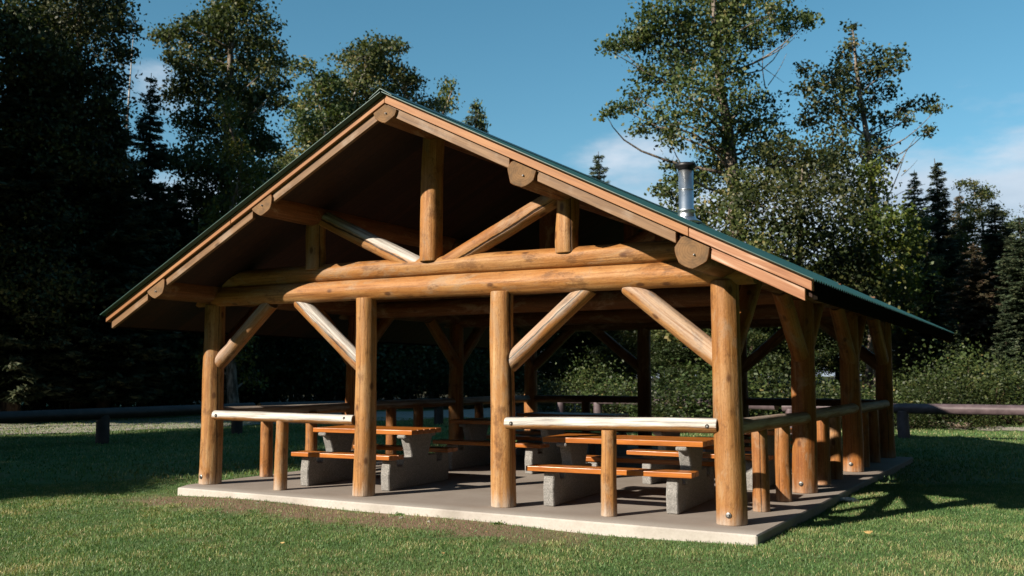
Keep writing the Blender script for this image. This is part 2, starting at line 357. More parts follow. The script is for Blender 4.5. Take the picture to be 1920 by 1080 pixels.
class MB:
    """collects polygons for one mesh"""
    def __init__(s): s.V = []; s.F = []; s.mi = []; s.sm = []
    def add(s, V, F, mi=0, sm=False):
        b = len(s.V); s.V += [tuple(v) for v in V]; s.F += [[i+b for i in f] for f in F]
        s.mi += [mi]*len(F); s.sm += [sm]*len(F)
    def box(s, a, b, bev=0, mi=0):
        x0, y0, z0 = a; x1, y1, z1 = b
        if not bev:
            V = [(x, y, z) for x in (x0, x1) for y in (y0, y1) for z in (z0, z1)]
            s.add(V, [(0, 1, 3, 2), (4, 6, 7, 5), (0, 4, 5, 1), (2, 3, 7, 6), (0, 2, 6, 4), (1, 5, 7, 3)], mi); return
        import bmesh
        bm = bmesh.new(); vs = [bm.verts.new((x, y, z)) for x in (x0, x1) for y in (y0, y1) for z in (z0, z1)]
        for f in [(0, 1, 3, 2), (4, 6, 7, 5), (0, 4, 5, 1), (2, 3, 7, 6), (0, 2, 6, 4), (1, 5, 7, 3)]: bm.faces.new([vs[i] for i in f])
        bmesh.ops.bevel(bm, geom=bm.edges[:], offset=bev, segments=2, affect='EDGES', profile=.5)
        s.bm(bm, mi)
    def bm(s, bm, mi=0, sm=False):
        bm.verts.index_update(); s.add([v.co[:] for v in bm.verts], [[v.index for v in f.verts] for f in bm.faces], mi, sm); bm.free()
    def prism(s, poly, axis, a, b, bev=0, mi=0):
        """poly of 2D points in the plane across axis, extruded a..b"""
        def p3(u, w, t): return {0: (t, u, w), 1: (u, t, w), 2: (u, w, t)}[axis]
        import bmesh
        bm = bmesh.new(); A = [bm.verts.new(p3(u, w, a)) for u, w in poly]; B = [bm.verts.new(p3(u, w, b)) for u, w in poly]
        n = len(poly); bm.faces.new(A); bm.faces.new(B[::-1])
        for i in range(n): bm.faces.new((A[i], B[i], B[(i+1) % n], A[(i+1) % n]))
        bmesh.ops.recalc_face_normals(bm, faces=bm.faces[:])
        if bev: bmesh.ops.bevel(bm, geom=[e for e in bm.edges if e.calc_face_angle(0) > .6], offset=bev, segments=1, affect='EDGES')
        s.bm(bm, mi)
    def lathe(s, prof, n=20, mi=0, c=(0, 0, 0), sm=True):
        V = []; F = []
        for r, z in prof: V += [(c[0]+r*math.cos(2*math.pi*i/n), c[1]+r*math.sin(2*math.pi*i/n), c[2]+z) for i in range(n)]
        for j in range(len(prof)-1): F += [(j*n+i, j*n+(i+1) % n, (j+1)*n+(i+1) % n, (j+1)*n+i) for i in range(n)]
        F.append(tuple(range(n))[::-1]); F.append(tuple((len(prof)-1)*n+i for i in range(n)))
        s.add(V, F, mi, sm)
    def tube(s, pts, rad, n=7, mi=0, sm=True):
        V, F = tube(pts, rad, n); s.add(V, F, mi, sm)
    def build(s, name, mats, parent=None, world=None, **k):
        if not isinstance(mats, (list, tuple)): mats = [mats]
        return put(name, mesh_np(name, s.V, s.F, mats, s.mi, s.sm), world, parent, **k)
def tube(pts, rad, n=7):
    P = np.array(pts, float); V = []; F = []; m = len(P)
    T = np.gradient(P, axis=0); T /= np.linalg.norm(T, axis=1)[:, None]+1e-9
    ref = np.array([0, 0, 1.]) if abs(T[0][2]) < .8 else np.array([1., 0, 0])
    for i in range(m):
        a = np.cross(T[i], ref); a /= np.linalg.norm(a)+1e-9; b = np.cross(T[i], a)
        for j in range(n):
            t = 2*math.pi*j/n; V.append(P[i]+rad[i]*(a*math.cos(t)+b*math.sin(t)))
    for i in range(m-1): F += [(i*n+j, i*n+(j+1) % n, (i+1)*n+(j+1) % n, (i+1)*n+j) for j in range(n)]
    F.append(tuple(range(n))[::-1]); F.append(tuple((m-1)*n+j for j in range(n)))
    return V, F

rngL = random.Random(11)
def log_mesh(L, r0, r1, seed, n=26, bow=.010, bev=.012, facet=.026, hewn=0):
    rg = random.Random(seed); nz = max(6, int(L/.11)); V = []; F = []; mi = []; sm = []
    ph = [rg.uniform(0, 6.28) for _ in range(6)]
    zs = [0, bev*.4] + [bev+(L-2*bev)*i/nz for i in range(nz+1)] + [L-bev*.4, L]
    for q, z in enumerate(zs):
        u = z/L; r = r0+(r1-r0)*u
        e = .955 if q in (0, len(zs)-1) else (.985 if q in (1, len(zs)-2) else 1)
        bx = bow*math.sin(math.pi*u*1.1+ph[0])+.4*bow*math.sin(3*u*math.pi+ph[1])-bow*math.sin(ph[0]); by = bow*math.sin(math.pi*u*.9+ph[2])-bow*math.sin(ph[2])
        for j in range(n):
            t = 2*math.pi*j/n
            k = 1+facet*math.sin(5*t+ph[3]+.8*u)+facet*.8*mnoise.noise(Vector((math.cos(t)*1.6+seed*3.1, math.sin(t)*1.6, z*2.4)))*1.6+facet*.55*mnoise.noise(Vector((math.cos(t)*3.5+seed*1.7, math.sin(t)*3.5, z*6.5)))
            if hewn:
                q_ = 2*math.pi/7; k *= (1-hewn)+hewn*math.cos(q_/2)/math.cos(((t-math.pi/2-q_/2) % q_)-q_/2)*1.08
            V.append((bx+r*e*k*math.cos(t), by+r*e*k*math.sin(t), z))
    m = len(zs)
    for i in range(m-1):
        F += [(i*n+j, i*n+(j+1) % n, (i+1)*n+(j+1) % n, (i+1)*n+j) for j in range(n)]; mi += [0]*n; sm += [True]*n
    F.append(tuple(range(n))[::-1]); F.append(tuple((m-1)*n+j for j in range(n))); mi += [1, 1]; sm += [False, False]
    return V, F, mi, sm
_ls = [0]
def log(name, a, b, r0, r1, mat, parent, **kw):
    a = Vector(a); b = Vector(b); d = b-a; _ls[0] += 1
    cut = kw.pop('cut', None); crack = kw.pop('crack', None); V, F, mi, sm = log_mesh(d.length, r0, r1, _ls[0], **kw)
    R = Matrix() if (abs(d.x)+abs(d.y) < 1e-6 and d.z > 0) else d.to_track_quat('Z', 'Y').to_matrix().to_4x4()
    Mw = Matrix.Translation(a) @ R
    if cut is not None:                                      # top sawn flat along the underside of the roof boards
        inv = Mw.inverted()
        for i, v in enumerate(V):
            w = Mw @ Vector(v); zc = roofz(w.x, cut)
            if w.z > zc: w.z = zc; V[i] = tuple(inv @ w)
    o = put(name, mesh_np(name, V, F, [mat, M['end']], mi, sm), Mw, parent)
    rg = random.Random(_ls[0]*7+1)
    if crack is None: o.color = (rg.random(), rg.uniform(.02, .05), 0, 1)
    else:                                                    # a drying crack on the side the photograph shows
        v = Mw.to_3x3().inverted() @ (Vector(CAM_P)-(a+b)/2); an = math.atan2(v.y, v.x)+crack[0]
        o.color = ((an/(2*math.pi)+.5) % 1, crack[1], 0, 1)
    return o
def bolt(parent, c, nrm, r=.032):
    mb = MB(); mb.lathe([(r, 0), (r, .006), (r*.95, .008)], 16); mb.lathe([(r*.5, .008), (r*.5, .02), (r*.42, .024)], 6, sm=False)
    R = Vector(nrm).to_track_quat('Z', 'Y').to_matrix().to_4x4()
    return mb.build('bolt', M['bolt'], parent, Matrix.Translation(c) @ R)
def bolt_recess(parent, c, nrm, r=.022):
    mb = MB(); mb.lathe([(r, -.01), (r, .003), (r*.9, .004)], 14)  # near-black disc paints the shade of a recess that has no depth
    mb.lathe([(r*.45, .004), (r*.45, .012)], 6, 1, sm=False)
    R = Vector(nrm).to_track_quat('Z', 'Y').to_matrix().to_4x4()
    return mb.build('bolt', [M['recess_shade'], M['bolt']], parent, Matrix.Translation(c) @ R)

# ------------------------------------------------------------------ ground, slab, road
def ground_h(x, y):
    h = -.098+.016*math.sin(.7*x+.3)*math.cos(.6*y)+.012*math.sin(1.9*x+1.3*y)
    if x < -.1 and y > -.6: h += .075*min(1, (-.1-x)/.25)*min(1, (y+.6)/.8)
    if y > 21: h += min(1.3, (y-21)*.09)*(1 if x > -6 else max(0, (x+12)/6))
    return h
def build_ground():
    def axis(c, half, n, near):
        u = np.linspace(-1, 1, n); k = 5.0; return c+np.sinh(u*k)/np.sinh(k)*half
    xs = axis(3, 320, 190, 0); ys = axis(2, 320, 190, 0)
    V = [(x, y, ground_h(x, y) if abs(x) < 150 and abs(y) < 150 else -.1+(min(1.3, (y-21)*.09) if y > 21 and x > -6 else 0)) for y in ys for x in xs]
    n = len(xs); i = np.arange((n-1)*(n-1)); r = i//(n-1)*n+i % (n-1)
    F = np.stack([r, r+1, r+n+1, r+n], 1)
    put('ground', mesh_np('ground', V, F, [M['ground']], smooth=True), kind='structure')
build_ground()
def strip(name, pts, w, z, mat, seed=1):
    rg = random.Random(seed); P = np.array(pts, float); n = 90
    t = np.linspace(0, len(P)-1, n); Q = np.stack([np.interp(t, range(len(P)), P[:, k]) for k in (0, 1)], 1)
    for _ in range(6): Q[1:-1] = (Q[:-2]+2*Q[1:-1]+Q[2:])/4
    T = np.gradient(Q, axis=0); T /= np.linalg.norm(T, axis=1)[:, None]; Nn = np.stack([-T[:, 1], T[:, 0]], 1)
    V = []; m = 9
    for i in range(n):
        for j in range(m):
            s = (j/(m-1)-.5)*(w+.18*math.sin(i*.9+seed)+.15*math.sin(i*2.3))
            p = Q[i]+Nn[i]*s; V.append((p[0], p[1], ground_h(p[0], p[1])+z))
    F = np.array([(i*m+j, i*m+j+1, (i+1)*m+j+1, (i+1)*m+j) for i in range(n-1) for j in range(m-1)])
    put(name, mesh_np(name, V, F, [mat], smooth=True), kind='structure')
strip('gravel_road', [(-19, -14), (-17.2, -2), (-15.6, 6), (-14.2, 12.5), (-11.6, 19), (-8.2, 24.5), (-4, 28)], 6.6, .012, M['gravel'])
strip('road', [(-9.5, 26.8), (-5, 27.6), (0, 28.4), (4, 29.5)], 4.4, .05, M['asphalt'], 3)
strip('gravel_path', [(3.2, 22.6), (6, 21.7), (9, 21.3), (13, 21.2), (22, 22)], .7, .02, M['gravel'], 5)

mb = MB(); mb.prism([(-.19, 9.35), (-.19, -.22), (-.02, -.55), (7.7, -.56), (7.7, 9.35)], 2, -.35, 0, .014)
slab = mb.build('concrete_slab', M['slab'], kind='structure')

# ------------------------------------------------------------------ the picnic shelter
W = 7.282; MX = W/2; SL, SR, RX = .511, .497, 3.69
X2, X3 = 2.647, 4.644; YS = (3.05, 6.15, 9.1)
sh = empty('picnic_shelter', (MX, 4.55, 0), label='open log picnic shelter with green metal gable roof and steel chimney on concrete slab', cat='picnic shelter')
def roofz(x, c): return c-.012-(SR if x > RX else SL)*abs(x-RX)
PR = .148
posts = {}
def post(x, y, r=PR, mat='post', zt=2.44):
    ck = {(0, 0): (.5, .03), (X2, 0): (-.6, .02), (X3, 0): (.62, .16), (W, 0): (.75, .02)}.get((x, y))
    p = log('post', (x, y, 0), (x, y, zt), r*1.04, r*.94, M[mat], sh, **({'crack': ck} if ck else {})); posts[(x, y)] = p; return p
for x in (0, X2, X3, W): post(x, 0, {0: .145, X2: .133, X3: .140, W: .148}[x])
for y in YS:
    post(0, y, .142, 'side_post'); post(W, y, .15, 'side_post')
post(X2, YS[2], .142, 'inner_shaded'); post(X3, YS[2], .142, 'inner_shaded')
for x, yy, dx in ((W, 0, .02), (0, 0, -.02)):
    bolt(posts[(x, yy)], (x+dx, yy-math.sqrt(PR**2-dx*dx)-.002, .105), (dx*.4, -1, 0), .030)
for y in YS[:2]: bolt(posts[(W, y)], (W-.01, y-.156, .12), (0, -1, 0), .030)
bolt(posts[(W, YS[0])], (W-.03, YS[0]-.147, 1.72), (0, -1, 0), .026)
# braces
BR = [((.02, 1.60), (1.02, 2.46)), ((2.60, 1.58), (1.50, 2.46)), ((4.69, 1.60), (5.72, 2.47)), ((7.25, 1.60), (6.18, 2.47))]
for k, ((xa, za), (xb, zb)) in enumerate(BR):
    r = .104 if k in (0, 1) else (.108 if k == 2 else .116)
    log('brace', (xa, .035, za), (xb, .05, zb-.02), r, r*.96, M['brace' if k in (0, 2, 3) else 'weather'], sh, bow=.004, facet=.012, crack=[(.6, .03), (-.25, .14), (-.35, .10), (.9, .02)][k])
    log('brace', (xa, YS[2], za), (xb, YS[2], zb), r, r*.96, M['inner_shaded'], sh, bow=.004)
for x in (0, W):
    for y in (0,)+YS:
        for sgn in (-1, 1):
            if (y == 0 and sgn < 0) or (y == YS[2] and sgn > 0): continue
            log('brace', (x, y+sgn*.03, 1.68), (x, y+sgn*.95, 2.50), .11, .105, M['side_post'], sh, bow=.004)
# trusses
for i, y in enumerate((0,)+YS):
    m = M['beam'] if i == 0 else M['inner_shaded']
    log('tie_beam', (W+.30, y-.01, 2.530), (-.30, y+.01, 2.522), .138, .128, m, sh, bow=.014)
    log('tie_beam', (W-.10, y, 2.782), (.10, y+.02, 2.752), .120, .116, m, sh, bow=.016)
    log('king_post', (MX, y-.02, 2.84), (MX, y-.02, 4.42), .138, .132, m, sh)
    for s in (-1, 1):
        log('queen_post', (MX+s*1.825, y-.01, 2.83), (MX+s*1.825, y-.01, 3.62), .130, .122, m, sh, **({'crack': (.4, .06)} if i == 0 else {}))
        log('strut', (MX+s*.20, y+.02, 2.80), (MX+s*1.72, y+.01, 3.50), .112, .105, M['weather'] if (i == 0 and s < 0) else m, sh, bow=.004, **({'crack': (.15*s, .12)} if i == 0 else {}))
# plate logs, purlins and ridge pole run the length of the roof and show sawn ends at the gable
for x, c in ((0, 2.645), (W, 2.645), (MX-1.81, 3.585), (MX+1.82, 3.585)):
    log('purlin', (x, -1.03, c), (x, 9.78, c-.07), .172, .165, M['inner_shaded'], sh, bow=.004, n=28, hewn=.55, facet=.016, cut=4.54)
log('ridge_pole', (RX, -1.03, 4.49), (RX, 9.78, 4.42), .17, .165, M['inner_shaded'], sh, bow=.003, n=28, hewn=.55, facet=.016, cut=4.54)
for x, z in ((MX-1.81, 3.53), (MX+1.82, 3.53), (W, 2.60), (0, 2.56), (RX, 4.42)):
    bolt(sh, (x+.02, -1.03, z), (0, -1, 0), .011)
# roof deck, corrugated sheets, ridge cap, barge boards, eave boards; the ridge line dips a little towards the back
YF, YB = -1.0, 9.80
def dip(o):
    Mw = WM[o.name]; inv = Mw.inverted()
    for v in o.data.vertices:
        w = Mw @ v.co; w.z -= .0075*max(0, w.y+.9); v.co = inv @ w
    return o
for s in (-1, 1):
    HW = 4.66 if s > 0 else 4.60; mb = MB(); xe = RX+s*HW
    mb.prism([(RX, roofz(RX, 4.495)), (xe, roofz(xe, 4.495)), (xe, roofz(xe, 4.632)), (RX, roofz(RX, 4.632))], 1, YF+.05, YB)
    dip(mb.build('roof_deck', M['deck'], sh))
    # corrugated steel
    ys = np.arange(YF-.115, YB+.06, .0125); xe2 = RX+s*(HW+.05); V = []; n = len(ys)
    prof = .010*np.cos(ys*2*math.pi/.10)
    for z0 in (4.666, 4.658):
        for x in (RX+s*.01, xe2):
            V += [(x, y, roofz(x, z0)+p) for y, p in zip(ys, prof)]
    F = []
    for a, b in ((0, 1), (3, 2), (1, 3), (2, 0)):
        F += [(a*n+i, b*n+i, b*n+i+1, a*n+i+1) for i in range(n-1)]
    F += [(0, n, 3*n, 2*n), (n-1, 2*n-1, 4*n-1, 3*n-1)]
    dip(put('roof_sheet', mesh_np('roof_sheet', V, F, [M['metal_roof']], smooth=False), parent=sh))
    # barge boards of both gables (front ones carry a joint on the right)
    def board(nm, c0, c1, xa, xb, y0, y1, mat):
        mb = MB(); xa = RX+s*xa; xb = RX+s*xb
        mb.prism([(xa, roofz(xa, c0)), (xb, roofz(xb, c0)), (xb, roofz(xb, c1)), (xa, roofz(xa, c1))], 1, y0, y1, .004)
        cx = (xa+xb)/2; R = Matrix.Translation((cx, y0, roofz(cx, c0))) @ Matrix.Rotation(s*math.atan(SR if s > 0 else SL), 4, 'Y')
        inv = R.inverted(); mb.V = [tuple(inv @ Vector(v)) for v in mb.V]
        return mb.build(nm, mat, sh, R)
    xsplit = 3.56 if s > 0 else 2.35
    pl1, pl2 = (MX+1.82-RX, W-RX) if s > 0 else (RX-MX+1.81, RX)
    board('barge_board', 4.438, 4.552, .002, pl1-.165, YF, YF+.05, M['barge_lo'])
    board('barge_board', 4.438, 4.552, pl1+.165, pl2-.17, YF, YF+.05, M['barge_lo'])
    board('barge_board', 4.438, 4.552, pl2+.17, HW-.05, YF, YF+.05, M['barge_new'] if s > 0 else M['barge_lo'])
    board('fly_board', 4.556, 4.646, .002, xsplit, YF-.042, YF+.05, M['barge_up'])
    board('fly_board', 4.556, 4.646, xsplit+.006, HW+.02, YF-.042, YF+.05, M['barge_new'] if s > 0 else M['barge_up'])
    dip(board('barge_board', 4.438, 4.552, .002, HW, YB, YB+.05, M['barge_lo']))
    mb = MB(); x0, x1 = sorted((xe+s*.004, xe+s*.044))
    nseg = 8
    for q in range(nseg):
        ya = YF+.06+(YB-YF-.06)*q/nseg; yb = YF+.06+(YB-YF-.06)*(q+1)/nseg
        mb.box((x0, ya+.001, roofz(xe, 4.475)), (x1, yb-.001, roofz(xe, 4.624)), .003)
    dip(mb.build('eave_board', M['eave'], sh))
mb = MB()
mb.prism([(RX-.16, roofz(RX-.16, 4.686)), (RX, roofz(RX, 4.704)), (RX+.16, roofz(RX+.16, 4.686)), (RX+.155, roofz(RX+.155, 4.680)), (RX, roofz(RX, 4.694)), (RX-.155, roofz(RX-.155, 4.680))], 1, YF-.125, YB+.07)
dip(mb.build('ridge_cap', M['metal_roof'], sh))
# chimney through the right-hand slope
CX, CY = 5.12, 4.85; CZ = roofz(CX, 4.66)-.19
mb = MB(); mb.lathe([(.145, -.30), (.145, .16), (.136, .23), (.130, .27), (.140, .275), (.140, .305), (.124, .315), (.116, .32), (.116, .98)], 28, c=(0, 0, 0))
mb.lathe([(.119, .62), (.122, .625), (.119, .63)], 28)
ch = mb.build('chimney', M['steel'], sh, Matrix.Translation((CX, CY, CZ)))
mb = MB(); mb.lathe([(.122, .93), (.122, .965), (.158, .985), (.163, 1.0), (.163, 1.03), (.14, 1.045), (.05, 1.06)], 28)
mb.build('chimney_cap', M['cap'], ch, Matrix.Translation((CX, CY, CZ)))
mb = MB(); mb.lathe([(.25, .10), (.21, .13), (.16, .16), (.149, .19)], 28)
mb.build('flashing_collar', M['steel'], ch, Matrix.Translation((CX, CY, CZ)))
# railing
def rail(a, b, r0, r1, mat, recess=()):
    o = log('rail', a, b, r0, r1, M[mat], sh, bow=.008)
    for x, y, z in recess: bolt_recess(o, (x, y, z), (0, -1, 0))
    return o
rail((.16, -.10, .935), (2.56, -.085, .942), .066, .062, 'rail', [(.245, -.166, .935), (2.44, -.150, .942)])
rail((4.755, -.125, .945), (7.20, -.105, .975), .066, .074, 'rail', [(4.85, -.193, .945), (7.11, -.183, .973)])
for x, y, m in ((1.335, -.065, 'post'), (5.985, -.085, 'post')): log('rail_post', (x, y, 0), (x, y, .90), .086, .079, M[m], sh, bow=.004)
YY = (0,)+YS
for x, sg in ((0, -1), (W, 1)):
    for i in range(3):
        rail((x+sg*.03, YY[i]+.08, .955), (x+sg*.03, YY[i+1]-.05, .952), .082, .076, 'siderail')
    for y in (1.07, 2.03, 4.08, 4.9, 6.95, 7.95): log('rail_post', (x, y, 0), (x, y, .91), .094, .087, M['side_post'], sh, bow=.004)
rail((.1, YS[2], .955), (X2-.1, YS[2], .955), .075, .07, 'inner_shaded'); rail((X3+.1, YS[2], .955), (W-.1, YS[2], .955), .075, .07, 'inner_shaded')
for x in (1.33, 5.98): log('rail_post', (x, YS[2], 0), (x, YS[2], .91), .1, .095, M['inner_shaded'], sh)

# ------------------------------------------------------------------ picnic tables
def mirror(poly): return poly+[(-u, w) for u, w in poly[::-1]]
def picnic_table(loc, rz, label, L=1.95, leg=.72):
    root = empty('picnic_table', loc, rz, label=label, cat='picnic table', group='picnic tables inside the shelter')
    W0 = WM[root.name]
    out = [(-.765, 0), (-.78, .20), (-.75, .385), (-.60, .395), (-.575, .30), (-.44, .29), (-.425, .395), (-.215, .395), (-.235, .47), (-.285, .585), (-.30, .635), (-.40, .645), (-.405, .69)]
    poly = out+[(-u, w) for u, w in out[::-1]]
    for s in (-1, 1):
        mb = MB(); mb.prism(poly, 0, s*leg-.065, s*leg+.065, .012); mb.build('leg_frame', M['agg'], root, W0)
    for k in range(5):
        mb = MB(); y = (k-2)*.158
        mb.box((-L/2, y-.072, -.030), (L/2, y+.072, .030), .006)
        mb.build('table_plank', M['table'], root, W0 @ Matrix.Translation((0, 0, .722)))
    for s in (-1, 1):
        for q in (0, 1):
            mb = MB(); y = s*(.64+q*.148)
            mb.box((-L/2, y-.068, -.028), (L/2, y+.068, .028), .006)
            mb.build('bench_plank', M['table'], root, W0 @ Matrix.Translation((0, 0, .425)))
    return root
R = math.radians
picnic_table((1.90, 1.22, 0), R(4), 'picnic table behind the second front post, nearest on the left side of the shelter', 1.60, .64)
picnic_table((5.755, 1.06, 0), R(4), 'brightly sunlit orange picnic table just behind the right bleached front rail', 1.93, .72)
picnic_table((5.95, 3.62, 0), R(-2), 'picnic table directly behind the brightly sunlit one near the right rail')
picnic_table((2.45, 4.05, 0), R(-1), 'shaded dark picnic table seen just left of the third front post')
picnic_table((2.1, 6.9, 0), R(2), 'shaded picnic table at the far left end of the shelter floor')
picnic_table((5.8, 6.7, 0), R(-3), 'shaded picnic table at the far right end of the shelter floor')

# ------------------------------------------------------------------ log barrier fence
def barrier(name, label, a, b, postpos, mat, z=.63, r=.125):
    a = Vector((*a, z)); b = Vector((*b, z)); root = empty(name, (a.x, a.y, 0), label=label, cat='log fence', group='log barrier fence around the lawn')
    log('rail', a, b, r, r*.95, M[mat], root, bow=.02)
    for t in postpos:
        p = a.lerp(b, t); log('post', (p.x, p.y, -.35), (p.x, p.y, z-.04), .145, .14, M[mat], root)
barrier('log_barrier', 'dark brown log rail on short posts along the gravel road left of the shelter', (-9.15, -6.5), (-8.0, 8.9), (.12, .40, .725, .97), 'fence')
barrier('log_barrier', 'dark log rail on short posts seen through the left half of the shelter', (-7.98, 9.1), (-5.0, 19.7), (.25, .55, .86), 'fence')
barrier('log_barrier', 'brown log rail in a sunlit tone seen through the right half of the shelter', (-4.9, 19.9), (3.4, 16.3), (.02, .22, .5, .78), 'fence_lit')
barrier('log_barrier', 'brown log rail in a sunlit tone crossing the lawn to the right of the shelter', (3.6, 16.2), (15.0, 15.6), (.02, .26, .52, .78), 'fence_lit')

# ------------------------------------------------------------------ vegetation
def leaf_mesh(name, C, size, mat, rng, tint, updroop=0., aspect=.72, axis=None):
    """one small diamond leaf per centre; C (n,3), size (n,), tint (n,), axis optional (n,3) direction of leaf length"""
    n = len(C)
    t = rng.normal(size=(n, 3)) if axis is None else axis+rng.normal(size=(n, 3))*.35
    t[:, 2] -= updroop; t /= np.linalg.norm(t, axis=1)[:, None]
    q = rng.normal(size=(n, 3)); q[:, 2] += .6
    b = np.cross(t, q); b /= np.linalg.norm(b, axis=1)[:, None]
    s = size[:, None]*.5; nr = np.cross(t, b)
    V = np.empty((n, 4, 3)); V[:, 0] = C-t*s; V[:, 1] = C+b*s*aspect+nr*s*.15; V[:, 2] = C+t*s; V[:, 3] = C-b*s*aspect+nr*s*.15
    F = np.arange(n*4).reshape(n, 4)
    me = mesh_np(name, V.reshape(-1, 3), F, [mat])
    at_ = me.attributes.new('tint', 'FLOAT', 'FACE'); at_.data.foreach_set('value', np.clip(tint, 0, 1).astype(np.float32))
    return me
def sub_clumps(C, R, n, rng):
    d = rng.normal(size=(n, 3)); d /= np.linalg.norm(d, axis=1)[:, None]
    return C+d*(rng.uniform(.25, 1, n)**.5)[:, None]*R
def limb(mb, a, b, r0, r1, rng, sag=.12, n=7, seg=6):
    a = np.array(a, float); b = np.array(b, float); L = np.linalg.norm(b-a); P = []
    off = rng.normal(size=3)*L*.06
    for i in range(seg+1):
        u = i/seg; p = a*(1-u)+b*u+off*math.sin(math.pi*u); p[2] -= sag*L*math.sin(math.pi*u)*.5; P.append(p)
    mb.tube(P, [r0+(r1-r0)*(i/seg)**.8 for i in range(seg+1)], n)
def tree_meshes(name, trunk, clumps, rng, leaf=.17, dens=55, mat='leaf', bark='bark', bare=(), r_base=.24, tint0=.35, flat=.75, shoots=True):
    """trunk: list of points (base at origin); clumps: list of (x,y,z,r)"""
    T = np.array(trunk, float); mb = MB(); n = len(T)
    t = np.linspace(0, n-1, 22); TT = np.stack([np.interp(t, range(n), T[:, k]) for k in range(3)], 1)
    TT[1:-1, :2] += rng.normal(size=(20, 2))*.035
    for _ in range(2): TT[1:-1] = (TT[:-2]+2*TT[1:-1]+TT[2:])/4
    H = TT[-1, 2]; rad = [r_base*(1.35 if i == 0 else 1)*(1-.88*(i/21)) for i in range(22)]
    mb.tube(TT, rad, 10)
    C = []; S_ = []; TI = []
    for (x, y, z, r) in clumps:
        c = np.array([x, y, z]); j = int(np.argmin(np.abs(TT[:, 2]-max(.6, z-.55*math.hypot(x-np.interp(z, TT[:, 2], TT[:, 0]), y-np.interp(z, TT[:, 2], TT[:, 1])))))); st = TT[j]
        limb(mb, st, c, max(.018, rad[j]*.32), .010, rng, .1, 6)
        R3 = np.array([r, r, r*flat]); ns = max(7, int(14*r**1.3)+6)
        for sc in sub_clumps(c, R3, ns, rng):
            if rng.random() < .6: limb(mb, c+(sc-c)*.1, sc, .013, .005, rng, .05, 4, 3)
            k = max(12, int(2.0*dens*min(1.2, r)*rng.uniform(.5, 1.3))); sp = .22*min(1.5, r)+.09
            pts = sc+rng.normal(size=(k, 3))*np.array([sp, sp, sp*.62])
            C.append(pts); S_.append(leaf*.74*rng.uniform(.6, 1.35, k)); TI.append(np.clip(tint0+rng.normal()*.20+rng.normal(size=k)*.17, 0, 1))
    for (a, b, r) in bare: limb(mb, a, b, r, r*.3, rng, -.05, 6)
    C = np.concatenate(C); S_ = np.concatenate(S_); TI = np.concatenate(TI)
    crown = leaf_mesh(name+'_crown', C, S_, M[mat], rng, TI, .25)
    trunk_me = mesh_np(name+'_trunk', mb.V, mb.F, [M[bark]], mb.mi, mb.sm)
    return trunk_me, crown
def plant_tree(name, meshes, loc, scale=1., rz=0., label=None, cat='tree', group=None):
    root = empty(name, (loc[0], loc[1], ground_h(loc[0], loc[1])-.05), rz, label=label, cat=cat, group=group)
    s = Matrix.Scale(scale, 4) if isinstance(scale, (int, float)) else Matrix.Diagonal((scale[0], scale[0], scale[1], 1))
    for nm, me in zip(('trunk', 'crown'), meshes):
        put(nm, me, WM[root.name] @ s, root)
    return root

def hero(base_px, d, trunk_px, clumps_px, seed, dspread=1.6, bare_px=(), **kw):
    """a tree whose limbs reach the places the photograph shows; clumps get their own depth around the trunk"""
    rng = np.random.default_rng(seed); bx, by = ground_at(base_px, d); o = np.array([bx, by, ground_h(bx, by)-.05])
    tr = [np.zeros(3)]+[at(px, py, d)-o for px, py in trunk_px]
    tr[0][2] = 0
    cl = []
    for c in clumps_px:
        dd = rng.uniform(-1, 1)*dspread*(1.15 if len(c) < 4 else 1) + (c[3] if len(c) > 3 else 0)
        P = at(c[0], c[1], d+dd)-o; cl.append((*P, c[2]*d/FPX))
    br = [(at(a, b, d+e)-o, at(a2, b2, d+e2)-o, r) for (a, b, e, a2, b2, e2, r) in bare_px]
    return tree_meshes('hero', tr, cl, rng, bare=br, **kw), (bx, by)

# --- generic prototypes
def proto_broad(seed, H=14, w=3.2, lo=.18, mat='leaf', bark='bark', dens=46, n=24, leaf=.19, tint0=.35, taper=1.0):
    rng = np.random.default_rng(seed)
    tr = [(0, 0, 0)]+[(rng.normal()*.12*i, rng.normal()*.12*i, H*(i/5)) for i in range(1, 6)]
    tr = np.array(tr); cl = []
    for i in range(n):
        u = (i+.5)/n; z = H*(lo+(1.02-lo)*u)
        prof = (math.sin(math.pi*min(.94, .22+.74*u))**.8)*taper+.12
        a = i*2.4+rng.uniform(-.5, .5); rr = w*prof*rng.uniform(.25, .85)
        x0 = np.interp(z, tr[:, 2], tr[:, 0]); y0 = np.interp(z, tr[:, 2], tr[:, 1])
        cl.append((x0+rr*math.cos(a), y0+rr*math.sin(a), z, w*.42*(prof*.7+.3)*rng.uniform(.7, 1.2)))
    return tree_meshes('broadleaf', tr, cl, rng, leaf=leaf, dens=dens, mat=mat, bark=bark, r_base=.2, tint0=tint0)
